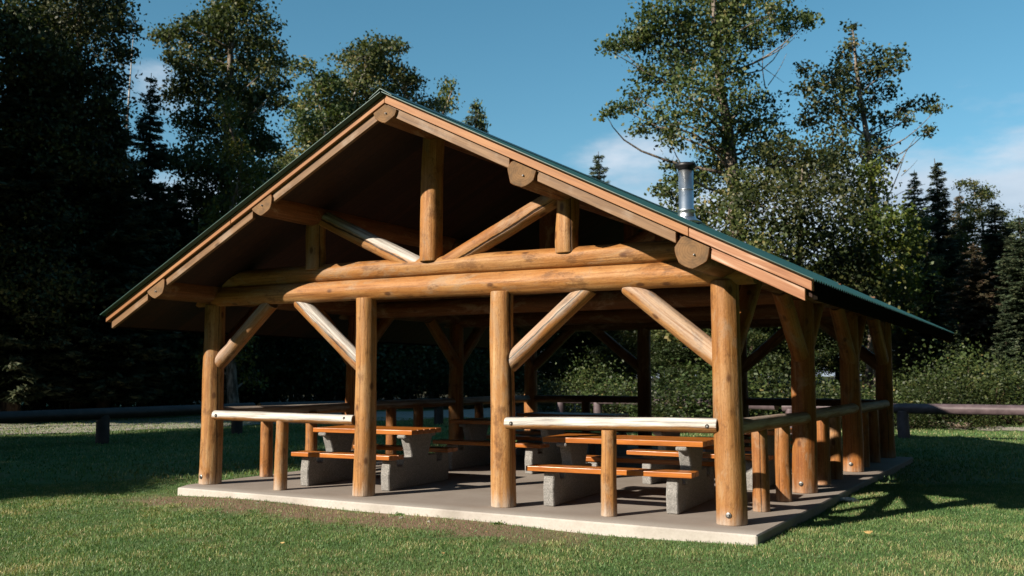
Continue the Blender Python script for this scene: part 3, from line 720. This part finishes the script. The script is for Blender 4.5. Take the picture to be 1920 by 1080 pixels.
def proto_spruce(seed, H=13, w=2.0, lo=.08, mat='needle', dens=1., ragged=.25):
    rng = np.random.default_rng(seed); mb = MB(); C = []; S_ = []; TI = []; AX = []
    P = [(rng.normal()*.02, rng.normal()*.02, H*i/10) for i in range(11)]; mb.tube(P, [.19*(1-.93*i/10) for i in range(11)], 9)
    z = H*lo
    while z < H*.985:
        u = (z/H-lo)/(1-lo); nb = rng.integers(5, 8) if u < .85 else 4
        L0 = w*(1-u)**.72*(.65+.35*min(1, u*6))+.12
        for k in range(nb):
            a = rng.uniform(0, 6.28); L = L0*rng.uniform(1-ragged*1.5, 1.08)
            if L < .08 or rng.random() < ragged*.3: continue
            dr = rng.uniform(.10, .34)*(1-.5*u); dirv = np.array([math.cos(a), math.sin(a), 0])
            nn = max(6, int(L*22*dens))
            s = np.linspace(.12, 1, nn); pts = dirv*(s*L)[:, None]; pts[:, 2] = z-dr*L*s+.22*L*s**3*.8
            side = np.array([-math.sin(a), math.cos(a), 0])
            if L > .5: mb.tube([pts[0]*.0+np.array([0, 0, z]), pts[nn//2], pts[-1]], [.018, .011, .004], 4)
            for off in (-1, -.5, 0, .5, 1):
                wd = .36*L*(1-s)*off+rng.normal(size=nn)*.04
                q = pts+side*wd[:, None]+rng.normal(size=(nn, 3))*.035; q[:, 2] -= rng.uniform(0, .10, nn)+abs(off)*.03
                C.append(q); S_.append(rng.uniform(.22, .40, nn)*(.55+.45*(1-u))); AX.append(np.tile(dirv+side*.55*off+np.array([0, 0, -.25]), (nn, 1)))
                TI.append(np.clip(.25+.45*s+rng.normal()*.1+rng.normal(size=nn)*.14, 0, 1))
        z += H*rng.uniform(.012, .019)
    crown = leaf_mesh('spruce_crown', np.concatenate(C), np.concatenate(S_), M[mat], rng, np.concatenate(TI), 0, .30, np.concatenate(AX))
    return mesh_np('spruce_trunk', mb.V, mb.F, [M['barkdark']], mb.mi, mb.sm), crown
def proto_bush(seed, r=1.0, h=1.3, mat='bush', dens=190, leaf=.062):
    rng = np.random.default_rng(seed); mb = MB(); C = []; S_ = []; TI = []
    for i in range(16):
        a = rng.uniform(0, 6.28); rr = r*math.sqrt(rng.uniform(0, 1))*.8; z = h*rng.uniform(.25, .95)*(1-.35*rr/r)
        c = np.array([rr*math.cos(a), rr*math.sin(a), z]); limb(mb, (c[0]*.15, c[1]*.15, 0), c, .018, .006, rng, -.05, 4, 4)
        k = int(dens*rng.uniform(.6, 1.5)); C.append(c+rng.normal(size=(k, 3))*np.array([.26*r, .26*r, .2*h]))
        S_.append(leaf*rng.uniform(.6, 1.4, k)); TI.append(.45+rng.normal()*.17+rng.normal(size=k)*.18)
    C = np.concatenate(C); C[:, 2] = np.abs(C[:, 2])+.02
    return mesh_np('bush_stems', mb.V, mb.F, [M['barkdark']], mb.mi, mb.sm), leaf_mesh('bush_leaves', C, np.concatenate(S_), M[mat], rng, np.concatenate(TI), .1)
BD = [proto_broad(21+i, 15, 2.9+.4*(i % 2), .10, 'leafd', 'barkdark', 44, 28, .21, .4) for i in range(3)]
BH = [proto_broad(28, 18, 3.6, .50, 'leafd', 'barkdark', 46, 26, .21, .4)]
BL = [proto_broad(31+i, 14, 2.2+.3*i, .22, 'leaf', 'barkpale', 46, 24, .18, .5, .9) for i in range(2)]
BY = [proto_broad(41, 9, 1.25, .12, 'leafy', 'bark', 40, 22, .15, .5, .9)]
SP = [proto_spruce(51, 14, 2.1), proto_spruce(52, 13, 1.7, .05, 'needle', 1., .32), proto_spruce(53, 13, 1.9, .1, 'needler', .9, .38)]
BU = [proto_bush(61), proto_bush(62, 1.2, 1.1), proto_bush(63, .9, 1.7, 'bush', 200, .066)]
BUD = [proto_bush(65, 1.1, 1.5, 'leafd', 200, .07)]
rs = random.Random(5)
def T(name, protos, px, d, top, label, group=None, H=14., cat='tree', k=None, wide=1.):
    x, y = ground_at(px, d); z0 = ground_h(x, y)
    a_ = at(px, top, d)-CAM_P; h = CAM_P[2]+a_[2]*math.hypot(x-CAM_P[0], y-CAM_P[1])/math.hypot(a_[0], a_[1])-z0; s = h/H; p = protos[k if k is not None else rs.randrange(len(protos))]
    return plant_tree(name, p, (x, y), (s*wide, s), rs.uniform(0, 6.28), label, cat, group)

# --- right side: the big cottonwood, its neighbour and the undergrowth trees
A_cl = [(1330, -70, 85), (1250, 20, 62), (1195, 70, 40), (1160, 85, 22), (1135, 90, 14), (1280, 95, 60), (1370, 40, 62), (1440, 30, 45), (1490, 42, 30), (1515, 40, 14), (1425, 70, 32), (1385, -20, 60),
        (1240, 135, 45), (1300, 180, 62), (1195, 185, 28), (1165, 205, 22), (1135, 212, 14), (1200, 240, 18), (1245, 230, 36), (1360, 150, 46), (1385, 225, 50), (1330, 250, 46), (1255, 262, 22), (1400, 185, 28), (1440, 205, 36), (1345, 320, 52), (1295, 340, 40), (1420, 270, 48), (1262, 310, 16), (1240, 355, 14), (1350, 90, 52), (1225, 60, 34), (1338, 5, 44), (1345, 40, 40), (1300, 40, 44)]
m_, b_ = hero(1385, 36, [(1380, 420), (1372, 290), (1352, 180), (1342, 90), (1338, -10), (1334, -110)], A_cl, 101, 1.7,
              [(1365, 140, 0, 1490, 70, -.3, .035), (1420, 120, 0, 1470, 155, -.3, .02), (1400, 170, 0, 1408, 110, .3, .025), (1435, 165, 0, 1440, 70, .2, .025), (1440, 160, 0, 1475, 100, 0, .02)], leaf=.20, dens=27, bark='bark', r_base=.30, tint0=.42)
plant_tree('cottonwood', m_, b_, label='tallest cottonwood on the right with pale trunk, rising behind the steel chimney', cat='tree')
B_cl = [(1597, 50, 10), (1592, 80, 16), (1580, 105, 20), (1560, 145, 32), (1600, 150, 40), (1640, 112, 30), (1682, 98, 15), (1668, 130, 28), (1640, 170, 36), (1560, 190, 40), (1520, 165, 26), (1507, 128, 13), (1530, 220, 32), (1600, 218, 34), (1655, 222, 20), (1700, 202, 20), (1735, 192, 18), (1757, 203, 11), (1738, 246, 13), (1700, 225, 14), (1640, 265, 28), (1610, 290, 36), (1655, 300, 26), (1575, 262, 36)]
m_, b_ = hero(1630, 38, [(1640, 560), (1640, 420), (1632, 300), (1618, 200), (1604, 110), (1597, 45)], B_cl, 102, 1.3,
              [(1640, 420, 0, 1700, 280, -.5, .035), (1680, 320, -.3, 1740, 230, 0, .02), (1650, 400, .2, 1735, 345, .6, .025), (1690, 330, 0, 1720, 300, .4, .015), (1650, 450, -.3, 1695, 400, -.8, .025), (1655, 360, 0, 1690, 200, -.2, .02)], leaf=.20, dens=25, bark='bark', r_base=.22, tint0=.45)
plant_tree('cottonwood', m_, b_, label='slender cottonwood with bare twigs on its right side, right of the tallest one', cat='tree')
C1 = [(1290, 395, 38), (1255, 360, 20), (1330, 430, 62), (1275, 460, 48), (1375, 390, 60), (1390, 480, 72), (1320, 520, 70), (1420, 350, 52), (1250, 420, 26), (1400, 560, 80), (1300, 590, 70), (1250, 520, 40)]
m_, b_ = hero(1345, 33, [(1345, 600), (1350, 480), (1370, 380)], C1, 103, 1.5, leaf=.19, dens=34, tint0=.5, r_base=.15)
plant_tree('birch', m_, b_, label='bushy green tree directly behind the steel chimney', cat='tree')
C2 = [(1470, 300, 62), (1520, 330, 66), (1450, 390, 76), (1540, 400, 76), (1480, 470, 86), (1570, 480, 80), (1500, 550, 90), (1590, 560, 80), (1440, 520, 70), (1560, 310, 44)]
m_, b_ = hero(1500, 33.5, [(1500, 600), (1500, 450), (1505, 310)], C2, 104, 1.6, leaf=.19, dens=34, mat='leafd', tint0=.6, r_base=.17)
plant_tree('alder', m_, b_, label='dense dark green tree between the two tall cottonwoods on the right', cat='tree')
C3 = [(1610, 350, 44), (1640, 390, 44), (1665, 420, 46), (1620, 440, 60), (1690, 455, 34), (1655, 480, 60), (1600, 520, 60), (1690, 530, 46), (1640, 570, 66), (1625, 320, 26)]
m_, b_ = hero(1640, 34.5, [(1645, 600), (1640, 470), (1630, 350)], C3, 105, 1.2, leaf=.18, dens=34, mat='leafy', tint0=.35, r_base=.12)
plant_tree('willow', m_, b_, label='yellow green small tree below the slender cottonwood on the right', cat='tree')
T('spruce', SP, 1770, 45, 262, 'tall narrow dark spruce standing clear against the clouds at the right', k=1, wide=1.25)
T('spruce', SP, 1727, 44, 315, 'thin dark spruce just left of the tall narrow spruce at the right', k=0, wide=1.1)
T('spruce', SP, 1812, 47, 330, 'pale thin spruce just right of the tall narrow spruce', k=2, wide=1.3)
T('birch', BL, 1845, 46, 350, 'grey green leafy tree between the spruces at the right edge', wide=1.3)
T('spruce', SP, 1878, 42, 375, 'wide olive spruce near the right picture edge', k=0, wide=1.6)
T('spruce', SP, 1835, 37, 430, 'rusty brown spruce in front of the others at the right', k=2, wide=1.9)
T('spruce', SP, 1745, 38, 450, 'short dark spruce beside the yellow green tree, behind the roof eave', k=1, wide=1.9)
T('spruce', SP, 1925, 36, 400, 'dark spruce cut by the right picture edge', k=0, wide=1.7)
T('spruce', SP, 1890, 34, 560, 'low dark spruce at the right edge above the log rail', k=0, wide=1.5)
T('spruce', SP, 1700, 36, 520, 'low spruce half hidden by the right roof eave', k=2, wide=1.5)
T('spruce', SP, 1790, 34.5, 580, 'low dark spruce over the bushes right of the shelter', k=1, wide=1.6)
T('spruce', SP, 1790, 43, 440, 'olive spruce between the tall narrow spruce and the rusty one', k=0, wide=1.8)
T('birch', BL, 1715, 43, 420, 'loose leafy tree between the slender cottonwood and the spruces', k=1, wide=1.2)
T('spruce', SP, 1900, 45, 395, 'pointed spruce rising behind the wide olive one', k=1, wide=1.4)
T('spruce', SP, 1126, 62, 283, 'small lone spruce tip against the cloud above the right roof slope', k=0, wide=1.2)
# --- behind the ridge
for px, d, top, pr, k, w, lb in ((560, 52, 235, BL, 0, 1.1, 'pale leafy tree at the left foot of the ridge treetops'), (600, 50, 140, BL, 0, 1.15, 'leafy treetop left of the roof ridge'), (652, 52, 100, BL, 1, 1.0, 'tallest leafy treetop just left of the roof ridge'), (700, 54, 118, BL, 0, 1.1, 'rounded leafy treetop right above the roof peak'),
                             (765, 54, 112, BL, 1, .95, 'leafy treetop with yellow tints right of the roof peak'), (812, 56, 150, BY, 0, .75, 'narrow yellowish treetop two steps right of the roof peak'), (862, 60, 205, BY, 0, .5, 'small leafy treetop beside the dark spruce tip behind the right roof slope'), (890, 60, 186, SP, 0, 1.1, 'dark spruce tip behind the right roof slope'),
                             (730, 58, 130, SP, 1, 1.1, 'spruce hidden among the treetops behind the roof ridge')):
    T('spruce' if pr is SP else 'birch', pr, px, d, top, lb, 'treetops behind the roof ridge', k=k, wide=w, H=9. if pr is BY else 14.)
# --- left side
L1 = [(440, -20, 45), (400, 30, 40), (355, 55, 30), (320, 70, 24), (295, 68, 14), (450, 40, 55), (415, 90, 55), (480, 95, 40), (345, 110, 30), (510, 120, 24), (380, 150, 46), (460, 150, 56), (515, 150, 24), (330, 175, 24), (420, 200, 60), (490, 205, 45), (360, 230, 40), (525, 190, 14), (450, 265, 60), (380, 300, 50), (500, 270, 36), (420, 350, 70), (350, 380, 55), (470, 360, 60), (400, 440, 80), (330, 470, 60), (420, 530, 80), (465, 470, 60), (505, 330, 40), (345, 300, 34)]
m_, b_ = hero(425, 38, [(428, 560), (430, 400), (425, 250), (430, 120), (440, 20), (445, -60)], L1, 111, 1.5, leaf=.19, dens=48, tint0=.42, r_base=.26)
plant_tree('cottonwood', m_, b_, label='tall full cottonwood standing clear against the sky on the left', cat='tree')
T('spruce', SP, 265, 35, 132, 'dark spruce with open sky on both sides of its tip at the left', k=0, wide=.9)
T('spruce', SP, 205, 37, 255, 'dark spruce half merged into the big tree at the left edge', k=1, wide=1.2)
L3 = [(150, -60, 80), (210, -30, 40), (120, 30, 80), (195, 50, 50), (225, 95, 20), (150, 130, 80), (205, 150, 32), (90, 130, 70), (170, 220, 70), (110, 250, 80), (190, 300, 50), (140, 350, 80), (90, 380, 80), (160, 450, 80), (100, 500, 90), (170, 550, 80), (215, 20, 24), (60, 60, 70)]
m_, b_ = hero(150, 33, [(150, 560), (148, 380), (145, 200), (150, 50), (155, -100)], L3, 112, 1.6, leaf=.18, dens=50, mat='leafd', tint0=.62, bark='barkdark', r_base=.24)
plant_tree('cottonwood', m_, b_, label='huge dark leafy tree filling the upper left corner', cat='tree')
L4 = [(30, -60, 80), (-20, 30, 90), (40, 90, 80), (10, 180, 90), (60, 260, 80), (0, 330, 90), (50, 420, 90), (0, 500, 90), (60, 560, 90)]
m_, b_ = hero(20, 31, [(20, 560), (22, 300), (25, 100), (28, -100)], L4, 113, 1.4, leaf=.18, dens=52, mat='leafd', tint0=.6, bark='barkdark', r_base=.22)
plant_tree('alder', m_, b_, label='dark leafy tree cut by the left picture edge', cat='tree')
T('spruce', SP, 28, 30, 60, 'dark spruce in front of the leafy trees at the left picture edge', k=0, wide=1.3)
T('spruce', SP, 196, 32, 190, 'dark spruce in front of the huge dark leafy tree', k=0, wide=1.5)
T('spruce', SP, 62, 35, -40, 'dark spruce inside the black forest at the upper left corner', k=0, wide=1.2)
T('spruce', SP, 118, 37, 40, 'dark spruce behind the huge dark leafy tree', k=1, wide=1.4)
T('spruce', SP, 172, 38, 150, 'dark spruce right behind the bare leaning trunk', k=0, wide=1.3)
T('spruce', SP, 318, 37, 300, 'low dark spruce between the sharp spruce and the tall cottonwood', k=1, wide=1.5)
x, y = ground_at(440, 33); s = (at(440, 198, 33)[2])/9
plant_tree('birch', BY[0], (x, y), (s*.85, s), 1., 'light yellow green young tree in front of the tall cottonwood on the left', 'tree')
T('birch', BL, 545, 44, 300, 'thin pale trunked tree just left of the roof slope', k=0, wide=.6)
x, y = ground_at(208, 41)
mb = MB(); mb.tube([(0, 0, 0), (.05, 0, 5), (.35, 0, 10), (.55, .1, at(222, 40, 41)[2])], [.12, .1, .06, .015], 8); mb.tube([(.30, 0, 9), (.8, .1, 10.4)], [.02, .008], 5); mb.tube([(.40, 0, 11), (0, .1, 12)], [.02, .006], 5)
mb.build('dead_tree', M['barkpale'], None, Matrix.Translation((x, y, -.1)), label='bare thin dead trunk leaning against the sky beside the huge dark tree', cat='tree')
# dark wall of trees under and between the crowns
wall = [(-40, 36), (80, 40), (160, 42), (240, 41), (300, 39), (350, 42), (400, 44), (480, 40), (520, 42), (580, 46), (640, 44), (700, 47), (760, 46), (820, 48), (880, 47), (940, 49), (1000, 46), (1060, 48), (1120, 47), (1180, 44), (1240, 43)]
for i, (px, d) in enumerate(wall):
    T('alder', BD, px, d, (430 if px < 540 else 470)+rs.randint(-60, 60), 'dark tree merged into the black forest wall behind the log fence', 'trees of the dark forest wall', H=15., k=i % 3, wide=1.5)
for i, (px, d) in enumerate([(0, 35), (70, 36), (130, 35), (200, 37), (270, 36), (330, 38), (390, 39), (460, 40), (540, 41), (620, 42), (700, 43), (780, 44), (860, 44), (930, 43)]):
    x, y = ground_at(px, d); plant_tree('understory_bush', BUD[0], (x, y), rs.uniform(1.5, 2.3), rs.uniform(0, 6), 'dark bush in the black undergrowth beyond the gravel road', 'bush', 'dark undergrowth bushes beyond the road')
# --- lit bushes behind and right of the shelter
bl = [(1010, 36, 1.3), (1060, 35, 1.5), (1110, 34, 1.9), (1150, 33, 2.2), (1185, 34, 1.6), (1240, 29, 1.3), (1275, 28.5, 1.6), (1310, 29.5, 2.0), (1345, 28.5, 2.4), (1420, 30, 1.8), (1455, 29, 2.4), (1545, 28.5, 1.9), (1575, 30, 2.2), (1640, 29.5, 1.8), (1700, 28.5, 1.3), (1725, 30.5, 1.7), (1765, 28.8, 1.4), (1800, 30.5, 1.9), (1830, 28.6, 1.2), (1862, 29.6, 1.7), (1895, 28.7, 1.5), (1925, 30, 1.9)]
for i, (px, d, s) in enumerate(bl):
    side = 'seen through the shelter' if px < 1330 else ('behind the right shelter posts' if px < 1660 else 'right of the shelter')
    x, y = ground_at(px, d); plant_tree('bush', (BU[i % 3] if i % 5 in (0, 2, 3) else BUD[0]), (x, y), (s*(.5+.4*rs.random()), s*(.32+.5*rs.random())), rs.uniform(0, 6), 'sunlit leafy bush behind the sunlit-toned log rail, '+side, 'bush', 'sunlit bushes '+side)
# --- trees outside the left frame edge whose shade falls over the left lawn and forest
E1 = np.array([1, -SUN_A])/math.hypot(1, SUN_A); E2 = np.array([-SUN_A, -1])/math.hypot(1, SUN_A)
for i, (u, s, sc) in enumerate([(-4.2, 13, .6), (-7.2, 9, .8), (-10.3, 11, .9), (-22.5, 8, 1.1), (-26, 12, 1.15), (-30, 8, 1.15), (-35, 10, 1.2), (-40, 8, 1.2), (-46, 8, 1.2), (-3.0, 11, .62), (-1.0, 9.6, .30), (-2.35, 10.2, .50), (-8.5, 22, 1.05), (-25, 23, 1.2), (-33, 24, 1.25), (-41, 22, 1.25)]):
    P = E1*u+E2*s
    plant_tree('alder', BD[i % 3], (P[0], P[1]), (sc*1.15, sc), i*1.3, 'shade tree beside the lawn outside the left picture edge', 'tree', 'shade trees left of the lawn')

for i, (u, s, sc) in enumerate([(-13.5, 6, .62), (-17.2, 7, .80), (-20, 6, .82), (-11.5, 7, .6), (-25.5, 6, .9), (-22.8, 14, 1.1), (-24, 13, 1.1), (-28, 11, 1.1), (-32.5, 13, 1.15)]):
    P = E1*u+E2*s
    plant_tree('alder', BH[0], (P[0], P[1]), (sc*1.2, sc), i*1.9, 'tall high crowned shade tree by the gravel road outside the left picture edge', 'tree', 'high shade trees by the road')
# unseen trees added behind and to the right of the camera to cut sky light
for i, (x, y, sc) in enumerate([(12, -27, 1.0), (16, -25, 1.2), (20, -23, 1.3), (23, -19, 1.3), (25, -14, 1.35), (25.5, -9, 1.3), (25, -4, 1.3), (24.5, 1, 1.35), (24, 6, 1.3), (24, 11, 1.3), (23, 16, 1.3), (24, 21, 1.3), (23, 26, 1.3), (14, -33, 1.3), (20, -31, 1.5), (26, -26, 1.5), (30, -18, 1.6), (31, -9, 1.6), (30, 0, 1.6), (29, 9, 1.6), (29, 18, 1.6), (8, -30, .9), (4, -36, 1.0), (-2, -40, 1.1), (-9, -42, 1.1), (-16, -44, 1.2)]):
    plant_tree('alder', BD[(i*2+1) % 3], (x, y), (sc*1.3, sc), i*1.7, 'unseen tree added outside the frame to cut sky light', 'tree', 'trees added outside the frame to cut sky light')
for i, (px, d) in enumerate([(1290, 41), (1345, 42), (1400, 40), (1450, 42), (1510, 41), (1570, 42), (1620, 41), (1680, 43), (1745, 44), (1810, 43), (1870, 44), (1930, 42)]):
    T('alder', BD, px, d, (480 if px < 1650 else 500)+rs.randint(-30, 40), 'dark tree in the shade behind the sunlit bushes', 'dark trees behind the sunlit bushes', H=15., k=i % 3, wide=1.7)
for i, (px, d, tp) in enumerate([(1985, 38, 430), (2050, 36, 380), (2120, 38, 420), (2200, 36, 350), (2290, 37, 400), (2390, 36, 380), (2500, 36, 360), (1990, 45, 380), (2140, 46, 360), (2320, 46, 350)]):
    T('alder' if i % 2 else 'spruce', BD if i % 2 else SP, px, d, tp, 'tree standing beyond the right picture edge', 'trees beyond the right picture edge', H=15. if i % 2 else 14., k=i % 3, wide=1.6)
# ------------------------------------------------------------------ grass, leaves, small things
def in_slab(x, y, m=0.): return (x > -.19-m) & (x < 7.7+m) & (y > -.555-m) & (y < 9.35+m) & (x+.19 > -(y+.22)*.5)
gh = np.vectorize(ground_h)
def pnoise(x, y, s, o=0): return np.array([mnoise.noise(Vector((a*s+o, b*s, 0))) for a, b in zip(x, y)])
def grass(name, n, d0, d1, h0, h1, wd, seed, label):
    rng = np.random.default_rng(seed)
    d = np.sqrt(rng.uniform(d0*d0, d1*d1, n)); px = rng.uniform(-160, 2330, n)
    lat = (px-960)/FPX*d; f2 = np.array([math.sin(YAW), math.cos(YAW)]); r2 = np.array([math.cos(YAW), -math.sin(YAW)])
    x = CAM_P[0]+f2[0]*d+r2[0]*lat; y = CAM_P[1]+f2[1]*d+r2[1]*lat
    k = ~in_slab(x, y, -.0); x = x[k]; y = y[k]
    n1 = pnoise(x, y, .9); n2 = pnoise(x, y, 3.1, 7)
    dd = -y+n2*.7+n1*.35
    bare = (dd > .45) & (dd < 1.45+.5*n1) & (x > -.4) & (x < 6.2)
    k = (~bare | (rng.random(len(x)) < .22)) & (n2+rng.uniform(-.9, .9, len(x)) > -.62)
    x = x[k]; y = y[k]; n1 = n1[k]; n2 = n2[k]; m = len(x)
    z = gh(x, y); h = rng.uniform(h0, h1, m)*(1+.35*n1); a = rng.uniform(0, 6.28, m); lean = rng.uniform(.1, .9, m)*h; la = rng.uniform(0, 6.28, m)
    B = np.stack([x, y, z-.004], 1); side = np.stack([np.cos(a), np.sin(a), np.zeros(m)], 1)*(wd*rng.uniform(.6, 1.3, m))[:, None]
    tip = B+np.stack([np.cos(la)*lean, np.sin(la)*lean, h], 1); mid = B*.45+tip*.55; mid[:, 2] += h*.12
    V = np.stack([B-side, B+side, mid+side*.7, tip, mid-side*.7], 1).reshape(-1, 3)
    F = np.arange(m*5).reshape(m, 5)
    me = mesh_np(name, V, F, [M['grassb']])
    dry = (rng.random(m) < .07)*.6
    me.attributes.new('tint', 'FLOAT', 'FACE').data.foreach_set('value', np.clip(.38+.42*n1+.40*n2+rng.normal(size=m)*.2+dry, 0, 1).astype(np.float32))
    put(name, me, label=label, kind='stuff')
grass('grass', 400000, 7.2, 14.5, .014, .038, .0030, 1, 'short mown green lawn grass in front of the slab')
grass('grass', 160000, 14.5, 34, .025, .06, .009, 2, 'short mown green lawn grass around and behind the shelter')
rg = np.random.default_rng(77)
def flat_leaf(px, py, size, ang, label):
    c = CAM_P; dv = _fw+_rt*(px-960)/FPX-_up*(py-540)/FPX; t = (-.075-c[2])/dv[2]; P = c+dv*t
    mb = MB(); pts = [(-.5, 0), (-.25, .22), (.1, .3), (.5, 0), (.1, -.3), (-.25, -.22)]; V = []
    for dz in (0, -.02): V += [(u*size, w*size, .22*size*(u*u+w*w)*4+dz*size+.01) for u, w in pts]
    mb.add(V, [(0, 1, 2, 3, 4, 5), (11, 10, 9, 8, 7, 6)]+[(i, (i+1) % 6, 6+(i+1) % 6, 6+i) for i in range(6)])
    mb.build('fallen_leaf', M['dryleaf'], None, Matrix.Translation(P) @ Matrix.Rotation(ang, 4, 'Z') @ Matrix.Rotation(.35, 4, 'X'), label=label, cat='leaf', group='dry leaves on the lawn')
flat_leaf(1627, 1001, .10, .6, 'larger pale dry leaf lying on the lawn right of the slab corner')
for px, py in ((275, 970), (395, 1030), (830, 1040), (912, 1000), (1060, 1010), (1130, 1035), (210, 1010), (530, 1020), (1700, 1060), (1500, 1050), (640, 985), (760, 1010)):
    flat_leaf(px, py, .045, rg.uniform(0, 6), 'tiny dry leaf scattered on the mown lawn in the foreground')
def pebble(px, py, r, label):
    c = CAM_P; dv = _fw+_rt*(px-960)/FPX-_up*(py-540)/FPX; P = c+dv*((-.10-c[2])/dv[2]); sd_ = rg.uniform(0, 99); V = []; F = []
    for i in range(7):
        for j in range(10):
            th = math.pi*i/6; ph = 2*math.pi*j/10; v = Vector((math.sin(th)*math.cos(ph), math.sin(th)*math.sin(ph), math.cos(th)*.62))
            V.append(tuple(v*r*(1+.35*mnoise.noise(v*1.6+Vector((sd_, 0, 0))))))
    for i in range(6): F += [(i*10+j, i*10+(j+1) % 10, (i+1)*10+(j+1) % 10, (i+1)*10+j) for j in range(10)]
    put('stone', mesh_np('stone', V, F, [M['stone']], smooth=False), Matrix.Translation(P), label=label, cat='stone', group='stones in the bare earth')
for px, py, r, lb in ((484, 947, .05, 'small stone in the bare earth left of the second front post'), (618, 952, .045, 'dark stone in the bare earth just below the second front post'), (752, 972, .03, 'small stone at the slab edge between the middle front posts'), (805, 980, .035, 'stone in the bare earth left of the third front post'), (850, 976, .025, 'tiny pale stone near the slab edge before the third front post')):
    pebble(px, py, r, lb)
WD = proto_bush(71, .09, .10, 'grassb', 26, .035)
for px, d, lb in ((782, 11.55, 'small green weed growing at the slab edge between the middle posts'), (947, 10.75, 'small green weed at the slab edge in front of the third front post')):
    x, y = ground_at(px, d); plant_tree('weed', WD, (x, min(y, -.60)), .6, px, lb, 'weed')
# crumpled litter by the slab
c = CAM_P; dv = _fw+_rt*(1592-960)/FPX-_up*(937-540)/FPX; P = c+dv*((-.07-c[2])/dv[2]); V = []; F = []
for i in range(8):
    for j in range(12):
        th = math.pi*i/7; ph = 2*math.pi*j/12; v = Vector((math.sin(th)*math.cos(ph)*1.5, math.sin(th)*math.sin(ph), math.cos(th)*.5))
        V.append(tuple(v*.06*(1+.9*mnoise.noise(v*2.3))))
for i in range(7): F += [(i*12+j, i*12+(j+1) % 12, (i+1)*12+(j+1) % 12, (i+1)*12+j) for j in range(12)]
put('litter', mesh_np('litter', V, F, [M['paper']], smooth=False), Matrix.Translation(P), label='crumpled white paper litter on the grass beside the right slab edge', cat='litter')
# grey logs lying along the far path
for a, b, lb in (((4.6, 21.9), (7.6, 21.2), 'weathered log lying along the far lawn edge beside the right shelter posts'), ((9.6, 21.0), (12.6, 20.9), 'weathered log lying along the far lawn edge near the right picture edge')):
    o = log('fallen_log', (a[0], a[1], .0), (b[0], b[1], .02), .10, .08, M['oldlog'], None); tag(o, lb, 'log')
